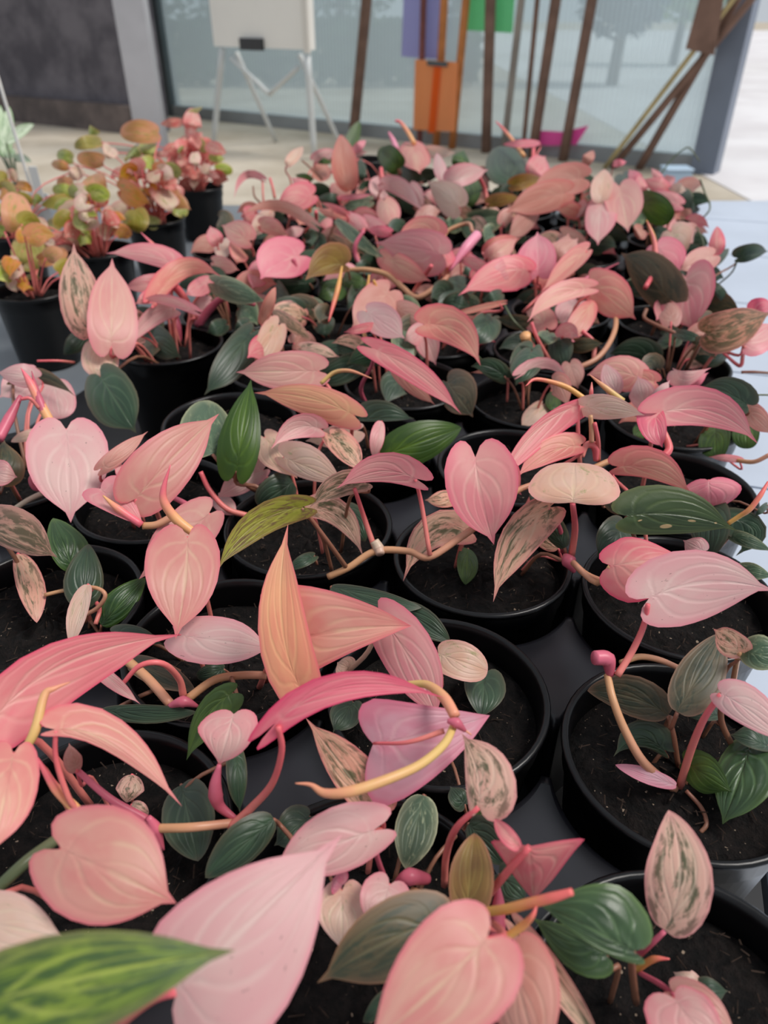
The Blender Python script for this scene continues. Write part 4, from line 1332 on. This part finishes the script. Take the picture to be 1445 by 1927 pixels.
stem('c1','p',[(410,400,.068),(430,470,.055),(445,545,.04)],[9,10,11],'petiole')
stem('c1','b',[(640,275,.08),(710,335,.068),(785,410,.05)],[6,7,8],'petiole')
stem('c1','b',[(290,460,.055),(300,530,.045),(345,580,.035)],[6,7,8],'petiole')
stem('c1','p',[(1205,330,.08),(1210,390,.07),(1225,440,.06)],[14,16,14],'shoot')
# --- far centre, crop c2
leaf('c2','S',(205,155),(268,372),108,98,.08,.06,lobe=.7)
leaf('c2','C',(328,200),(522,218),35,48,.075,.078)
leaf('c2','B',(560,310),(580,198),70,60,.06,.075)
leaf('c2','B',(620,410),(600,605),90,80,.05,.02,shape='r')
leaf('c2','L',(478,425),(757,340),92,58,.068,.072,pet=None)
stem('c2','p',[(688,388,.068),(730,480,.045),(752,605,.02)],[13,15,17],'petiole')
leaf('c2','C',(548,605),(318,420),105,112,.05,.055,lobe=.8)
leaf('c2','L',(435,420),(388,220),48,45,.06,.085,shape='o')
leaf('c2','L',(15,430),(312,668),62,58,.06,.04,m=(170,500))
leaf('c2','L',(200,460),(300,600),55,60,.045,.035)
leaf('c2','G',(900,435),(880,172),150,140,.04,.07,shape='r')
leaf('c2','H',(1125,150),(862,158),26,28,.088,.09,shape='o')
stem('c2','p',[(1080,180,.082),(1078,260,.07),(1080,350,.05)],[13,14,15],'petiole')
stem('c2','w',[(1010,240,.075),(930,130,.09),(860,45,.104),(810,-5,.112)],[14,13,10,4],'shoot')
stem('c2','w',[(225,150,.085),(180,70,.098),(125,0,.11),(90,-10,.112)],[16,15,12,8],'shoot')
stem('c2','l',[(100,190,.08),(75,130,.088),(45,75,.096)],[20,18,8],'shoot')
leaf('c2','P',(1085,370),(1165,240),85,90,.055,.07)
leaf('c2','O',(928,450),(1150,400),60,45,.055,.055)
leaf('c2','O',(765,585),(1000,545),62,30,.045,.045)
leaf('c2','T',(1310,505),(875,648),105,110,.062,.055,m=(1090,560))
leaf('c2','T',(1430,400),(1035,520),110,112,.07,.065,m=(1230,430))
leaf('c2','T',(1080,650),(890,830),75,75,.04,.025)
leaf('c2','W',(640,690),(905,665),60,120,.03,.03)
leaf('c2','W',(560,720),(420,750),60,60,.02,.02)
leaf('c2','S',(755,935),(988,828),78,55,.05,.055)
leaf('c2','H',(1112,1092),(1108,782),148,128,.045,.072,lobe=.9,fold=.25)
leaf('c2','T',(1235,960),(1400,830),100,90,.045,.055)
leaf('c2','T',(1290,800),(1480,880),60,50,.045,.04)
leaf('c2','P',(560,950),(755,1065),45,45,.05,.045)
leaf('c2','P',(1010,1010),(740,1120),90,90,.05,.045)
leaf('c2','G',(120,560),(420,640),80,80,.015,.01)
leaf('c2','G',(100,330),(320,420),60,60,.05,.045)
leaf('c2','B',(110,330),(-10,210),70,90,.07,.085,shape='r')
leaf('c2','L',(0,420),(-60,560),80,80,.055,.035)
leaf('c2','H',(50,790),(-120,770),40,40,.05,.05)
leaf('c2','G',(720,1010),(560,1090),60,60,.02,.015)
# --- far right, crop c3
leaf('c3','C',(258,575),(292,332),78,75,.055,.085,shape='o')
leaf('c3','S',(395,455),(458,778),138,118,.066,.04,lobe=.8,fold=.2)
leaf('c3','L',(262,560),(243,872),118,100,.055,.03,fold=.1)
leaf('c3','B',(545,555),(765,695),100,85,.05,.04,shape='r')
leaf('c3','C',(760,775),(845,955),130,120,.055,.035,lobe=1.2)
leaf('c3','H',(660,870),(805,1110),140,140,.065,.04,fold=-.2)
stem('c3','o',[(588,692,.1),(630,800,.085),(645,900,.068),(615,1088,.035)],[4,17,18,20],'shoot')
leaf('a5','D',(992,778),(762,558),85,105,.04,.07,m=(870,650))
leaf('a5','T',(1190,570),(1030,640),55,60,.055,.05)
leaf('a5','P',(1062,670),(1090,922),128,118,.055,.02,fold=.2)
leaf('a5','N',(1158,932),(1468,828),88,98,.058,.062,m=(1300,900),pet=[(1110,1020,.035),(1065,1100,.004)],pr=9,pot=(1,4))
leaf('a5','P',(1330,990),(1480,880),60,80,.045,.05)
leaf('a5','H',(1370,830),(1470,800),50,50,.055,.06)
leaf('a5','S',(628,700),(832,868),98,82,.056,.035,lobe=1.3)
leaf('a5','S',(608,722),(326,882),40,55,.06,.045,m=(450,765))
leaf('a5','S',(602,548),(388,742),42,50,.062,.045,m=(505,630),pet=[(340,800,.03),(308,838,.012)],pr=7)
leaf('a5','S',(635,785),(503,972),55,50,.045,.02,shape='o')
leaf('a5','P',(325,640),(5,757),95,70,.05,.045,m=(190,650))
leaf('a5','T',(470,590),(520,465),60,50,.04,.055)
leaf('a5','S',(150,580),(280,490),45,50,.05,.06)
leaf('a5','P',(140,640),(20,575),30,30,.05,.055)
leaf('a5','L',(560,790),(480,900),80,70,.03,.02)
stem('a5','p',[(345,880,.045),(375,960,.03),(430,1060,.006)],[8,9,11],'petiole')
stem('a5','t',[(650,720,.05),(720,800,.038),(735,910,.03),(660,1040,.018),(520,1110,.008)],[9,11,12,12,12],'stem')
stem('a5','p',[(580,920,.03),(635,975,.02),(635,1060,.006)],[9,10,11],'petiole')
stem('a5','h',[(590,680,.045),(660,650,.05),(752,605,.06)],[8,9,3],'shoot')
stem('a5','b',[(1010,930,.03),(920,890,.03),(870,860,.03),(880,820,.035)],[9,9,9,9],'stem')
stem('a5','p',[(875,720,.05),(915,640,.06),(920,520,.08),(885,412,.1)],[11,12,10,3],'shoot')
leaf('c8','G',(590,630),(460,885),75,110,.03,.01)
leaf('c8','G',(740,560),(800,785),95,75,.02,.0)
leaf('c8','W',(700,530),(640,600),70,60,.025,.02)
leaf('c8','D',(850,610),(1068,600),45,60,.02,.02)
leaf('c8','G',(300,440),(170,610),105,95,.03,.015)
leaf('c8','G',(10,310),(150,360),70,60,.035,.03)
leaf('c8','G',(370,260),(255,310),50,40,.045,.04)
leaf('c8','D',(570,470),(330,430),50,50,.02,.02)
leaf('c8','L',(515,805),(835,865),66,14,.03,.025,m=(690,760))
leaf('c8','T',(840,740),(895,910),75,70,.015,.004)
leaf('c8','T',(400,780),(155,800),16,22,.02,.02)
stem('c8','g',[(215,690,.03),(290,770,.01),(340,850,-.008)],[7,8,9],'petiole')
stem('c8','g',[(385,320,.04),(460,450,.028),(600,580,.008)],[7,8,9],'petiole')
stem('c8','w',[(535,545,.035),(555,600,.025),(640,690,.012)],[38,30,24],'shoot')
leaf('c3','P',(730,460),(560,400),50,50,.06,.065)
leaf('c3','P',(820,580),(570,490),50,60,.055,.06)
leaf('c3','H',(540,420),(460,330),40,40,.065,.075)
leaf('c3','P',(560,500),(530,360),40,40,.055,.075)
leaf('c3','P',(700,420),(620,320),30,30,.06,.075)
leaf('c3','G',(800,490),(915,620),60,50,.05,.035)
leaf('c3','C',(770,460),(870,480),40,40,.06,.06)
leaf('c3','G',(420,370),(500,470),60,70,.055,.045)
leaf('c3','H',(360,290),(450,280),25,25,.075,.078)
leaf('c3','T',(140,300),(210,200),40,40,.07,.09,shape='o')
leaf('c3','L',(100,600),(170,640),60,60,.04,.035)
leaf('c3','W',(560,640),(480,750),50,50,.04,.03)
leaf('c3','T',(560,760),(500,800),60,60,.03,.025)
leaf('c3','P',(1080,940),(1085,735),52,55,.05,.075,shape='o',pot=(1,5))
leaf('c3','G',(1140,900),(1000,1055),45,80,.045,.03,pot=(1,5))
leaf('c3','G',(1232,960),(1450,910),80,40,.05,.055,pot=(1,5))
stem('c3','g',[(1235,960,.05),(1190,1060,.03),(1090,1150,.005)],[5,6,6],'petiole',(1,5))
stem('c3','g',[(690,365,.055),(760,270,.075),(830,205,.09),(890,182,.096),(960,275,.08)],[5,5,5,5,4],'stem',(1,10))
stem('c3','g',[(965,405,.08),(1000,500,.06),(1035,610,.045),(955,705,.025)],[6,6,6,6],'stem',(1,7))
stem('c3','g',[(940,740,.04),(985,840,.025),(985,930,.01)],[5,5,5],'stem',(1,6))
leaf('c5','D',(300,260),(215,380),60,70,.03,.015)
leaf('c5','G',(385,450),(150,510),100,80,.015,.005)
leaf('c5','G',(85,355),(250,395),30,34,.035,.035)
leaf('c5','G',(400,180),(265,10),20,40,.03,.055,shape='o',pot=(1,4))
stem('c5','p',[(370,480,.02),(470,560,.02),(490,500,.03),(500,440,.045)],[9,12,12,8],'stem',(1,4))
stem('c5','b',[(480,600,.012),(560,598,.014),(660,605,.014)],[10,9,8],'stem',(1,4))
stem('c5','g',[(540,750,.045),(590,742,.045),(650,742,.045)],[6,6,6],'petiole',(1,3))
leaf('c5','T',(510,830),(680,990),70,60,.035,.03,pot=(1,3))
leaf('c5','P',(470,1150),(275,1128),20,28,.006,.006,pot=(1,3))
stem('c5','t',[(450,1150,.006),(560,1160,.012),(660,1115,.02)],[14,14,14],'stem',(1,3))
stem('c5','o',[(400,1545,.03),(470,1500,.036),(535,1455,.042),(600,1370,.05),(650,1285,.056)],[14,15,17,16,8],'shoot',(1,2))
leaf('c5','G',(405,1510),(445,1750),80,120,.02,.0,m=(560,1600),pot=(1,1))
leaf('c5','W',(420,1620),(680,1720),50,40,.01,.004,pot=(1,1))
leaf('c5','G',(640,1430),(565,1505),20,20,.03,.025)
leaf('c5','W',(480,1830),(680,1880),55,50,.02,.02,pot=(1,1))

# --- copper-leaved plants, crop c4
for col, b, t, wl, wr, z0, z1, sh in [
 ('K',(1000,240),(760,230),60,75,.115,.12,'r'), ('Kp',(850,500),(900,385),60,55,.07,.085,'h'),
 ('Ko',(640,300),(470,325),25,55,.10,.10,'r'), ('Kg',(600,260),(560,235),50,50,.105,.11,'r'),
 ('K',(650,420),(490,410),45,55,.09,.09,'r'), ('K',(610,610),(590,500),75,75,.07,.085,'r'),
 ('Kg',(930,280),(930,390),55,55,.10,.08,'r'), ('K',(760,600),(950,680),75,70,.06,.055,'h'),
 ('Ko',(850,720),(850,860),80,80,.035,.01,'r'), ('Kg',(420,690),(620,760),40,35,.06,.055,'o'),
 ('Ko',(540,800),(420,830),70,70,.03,.025,'r'), ('Ko',(600,880),(455,890),45,40,.01,.01,'r'),
 ('Kc',(720,730),(680,830),60,60,.04,.03,'r'), ('Kp',(720,830),(690,900),40,40,.015,.005,'h'),
 ('Kc',(1030,600),(1090,745),75,65,.05,.025,'h'), ('Kp',(1040,520),(1120,600),50,50,.065,.055,'h'),
 ('Kc',(960,480),(1000,560),50,50,.075,.065,'h'), ('Kc',(1000,460),(1110,530),50,50,.08,.07,'h'),
 ('Kg',(460,400),(360,370),40,45,.085,.09,'r'), ('K',(430,450),(325,430),30,35,.08,.08,'r'),
 ('K',(460,560),(360,560),40,45,.065,.065,'r'), ('Kc',(520,470),(440,520),40,40,.075,.07,'r'),
 ('Ko',(470,640),(260,690),50,35,.05,.045,'o'), ('Kg',(460,600),(330,590),40,40,.06,.06,'r'),
 ('Kp',(1010,610),(950,660),50,50,.045,.04,'h'), ('K',(600,680),(580,720),60,60,.05,.045,'r'),
 ('Kc',(700,330),(680,400),50,50,.09,.08,'h'), ('Kp',(760,450),(770,530),70,70,.06,.05,'r'),
 ('Kg',(820,350),(850,400),60,60,.09,.08,'r'),
 ('Kp',(1220,210),(1225,80),55,55,.105,.13,'r'), ('Ko',(1160,130),(1280,70),16,18,.12,.13,'o'),
 ('Kp',(1160,170),(1015,180),25,28,.11,.11,'o'), ('Kp',(1180,260),(1280,290),60,60,.09,.085,'h'),
 ('Kp',(1300,310),(1430,360),40,40,.08,.075,'o'), ('Kp',(1170,310),(1160,250),45,45,.08,.09,'h'),
 ('Kc',(1230,360),(1235,450),36,36,.075,.06,'r'), ('Kp',(1150,400),(1170,460),40,40,.06,.05,'h'),
 ('Kp',(1060,370),(970,372),18,20,.085,.085,'o'), ('Kp',(1240,480),(1260,540),50,50,.04,.03,'h'),
 ('Kp',(1290,480),(1390,515),24,24,.045,.04,'o'), ('Kc',(1280,440),(1330,480),36,36,.055,.05,'r'),
 ('Kg',(1320,380),(1420,400),30,30,.065,.06,'o'), ('Kp',(1200,440),(1140,520),40,40,.045,.035,'h'),
 ('Kg',(1150,350),(1130,330),30,30,.075,.08,'r'), ('Kp',(1220,320),(1280,230),40,40,.08,.09,'h'),
 ('K',(110,850),(110,620),95,85,.05,.085,'r'), ('Kg',(20,760),(30,700),60,50,.055,.06,'r'),
 ('Kc',(160,850),(295,800),50,45,.045,.045,'r'), ('Ko',(180,900),(180,1080),110,100,.035,.01,'r'),
 ('K',(250,1040),(420,980),40,55,.02,.02,'r'), ('Kp',(270,910),(405,860),22,34,.035,.035,'o'),
 ('K',(10,850),(20,800),40,40,.05,.05,'r'), ('K',(110,560),(205,590),30,30,.06,.055,'r'),
 ('Kc',(60,510),(110,500),40,40,.07,.07,'r'), ('Kg',(210,650),(250,680),40,40,.05,.045,'r'),
 ('K',(60,540),(0,600),40,40,.06,.05,'r'), ('Ko',(300,800),(390,840),36,36,.02,.02,'o'),
 ('Ko',(60,1060),(0,1100),40,40,.01,.005,'r'), ('Kc',(290,920),(350,950),30,20,.03,.03,'r')]:
    leaf('c4', col, b, t, wl, wr, z0, z1, shape=sh, wave=.06)
for b, t, wl, wr, z0, z1 in [((30,390),(60,70),40,45,.06,.14), ((40,300),(215,180),30,34,.09,.115), ((5,380),(0,60),40,40,.06,.14),
                             ((60,400),(80,330),30,30,.06,.07), ((90,400),(200,420),25,25,.05,.05)]:
    B, T = P3('c4', *b, z0), P3('c4', *t, z1)
    k = depth(B)/FPX/3.36
    me = leaf_geo(B, B.lerp(T, .5)+Vector((0, 0, .004)), T, wl*k, wr*k, 'o', 1, 0.1, .2)
    me.materials.append(LM['Kw'])
    link('leaf', me, wroot)
    link('petiole', tube_mesh('petiole', [B, B.lerp(wp, .5), Vector((wp.x, wp.y, -.012))], [.002, .0025], 6, 3), wroot, SM['g'])
rr_ = POTD['r'][3]
B, T = P3('c1', 960, 215, .03), P3('c1', 1052, -10, .085)
k = depth(B)/FPX/3.8
me = leaf_geo(B, B.lerp(T, .5), T, 48*k, 48*k, 'o', 1, 0, .2)
me.materials.append(LM['B'])
link('leaf', me, rr_)
link('petiole', tube_mesh('petiole', [B, B.lerp(rp, .5), Vector((rp.x, rp.y, -.012))], [.002, .0025], 6, 3), rr_, SM['g'])

# --- undergrowth of the farther pots: low, darker leaves close to the soil
rf = random.Random(5)
for key, p, kind, root in list(POTS):
    if kind != 'm' or key[1] < 3:
        continue
    for n in range(7 if key[1] > 3 else 3):
        a = rf.uniform(0, 6.283)
        r0 = rf.uniform(.012, .035)
        L_ = rf.uniform(.030, .048)
        z0 = rf.uniform(.004, .035)
        B = p + Vector((math.cos(a)*r0, math.sin(a)*r0, z0))
        T = B + Vector((math.cos(a)*L_, math.sin(a)*L_, rf.uniform(-.014, .010)))
        col = rf.choice(['G', 'G', 'G', 'D', 'W', 'T', 'P', 'S', 'V'])
        w = L_*rf.uniform(.28, .38)
        me = leaf_geo(B, B.lerp(T, .5)+Vector((0, 0, .005)), T, w, w, 'h', 1.0, rf.uniform(-.4, .4), rf.uniform(-.1, .25), -.2, .03)
        me.materials.append(LM[col])
        o = link('leaf', me, root)
        foot = p + Vector((math.cos(a)*.008, math.sin(a)*.008, -.013))
        link('petiole', tube_mesh('petiole', [B, B.lerp(foot, .5)+Vector((0, 0, .006)), foot], [.0010, .0013], 5, 3), o, SM['p' if col in 'TPSV' else 'b'])

for key, cols, n in (('n0', ['K', 'Ko', 'Kc'], 12), ('n1', ['K', 'Ko', 'Kg', 'Kc'], 14), ('n2', ['K', 'Ko', 'Kc', 'Kg', 'Kp'], 26), ('n3', ['K', 'Kp', 'Kc', 'Kg'], 28), ('n4', ['Kp', 'Kp', 'Kc', 'Kg'], 26)):
    p, root = POTD[key][1], POTD[key][3]
    for q in range(n):
        a = rf.uniform(0, 6.283)
        up = rf.random()
        r0 = rf.uniform(.006, .05)*(1-0.45*up)
        z0 = .008+.075*up
        L_ = rf.uniform(.020, .034)
        B = p + Vector((math.cos(a)*r0, math.sin(a)*r0, z0))
        T = B + Vector((math.cos(a)*L_, math.sin(a)*L_, rf.uniform(-.018, .004)))
        w = L_*rf.uniform(.38, .5)
        me = leaf_geo(B, B.lerp(T, .5)+Vector((0, 0, .004)), T, w, w, rf.choice('rrh'), 1.0, rf.uniform(-.5, .5), rf.uniform(-.1, .2), -.25, .08)
        me.materials.append(LM[rf.choice(cols)])
        o = link('leaf', me, root)
        foot = p + Vector((math.cos(a)*.006, math.sin(a)*.006, -.012))
        link('petiole', tube_mesh('petiole', [B, B.lerp(foot, .5)+Vector((0, 0, .006)), foot], [.0009, .0012], 5, 3), o, SM['p'])

# small debris on the tray
cr = P3('b3', 1210, 505, -.019)
cv = [cr+Vector((random.uniform(-.004, .004), random.uniform(-.003, .003), random.uniform(0, .004))) for k in range(10)]
import bmesh
bm = bmesh.new()
for v in cv:
    bm.verts.new(v)
bmesh.ops.convex_hull(bm, input=bm.verts)
cm = bpy.data.meshes.new('soil_crumb')
bm.to_mesh(cm)
bm.free()
tag(link('soil_crumb', cm, None, M_BIT), 'brown crumb of soil lying on the black tray between pots', 'soil crumb')
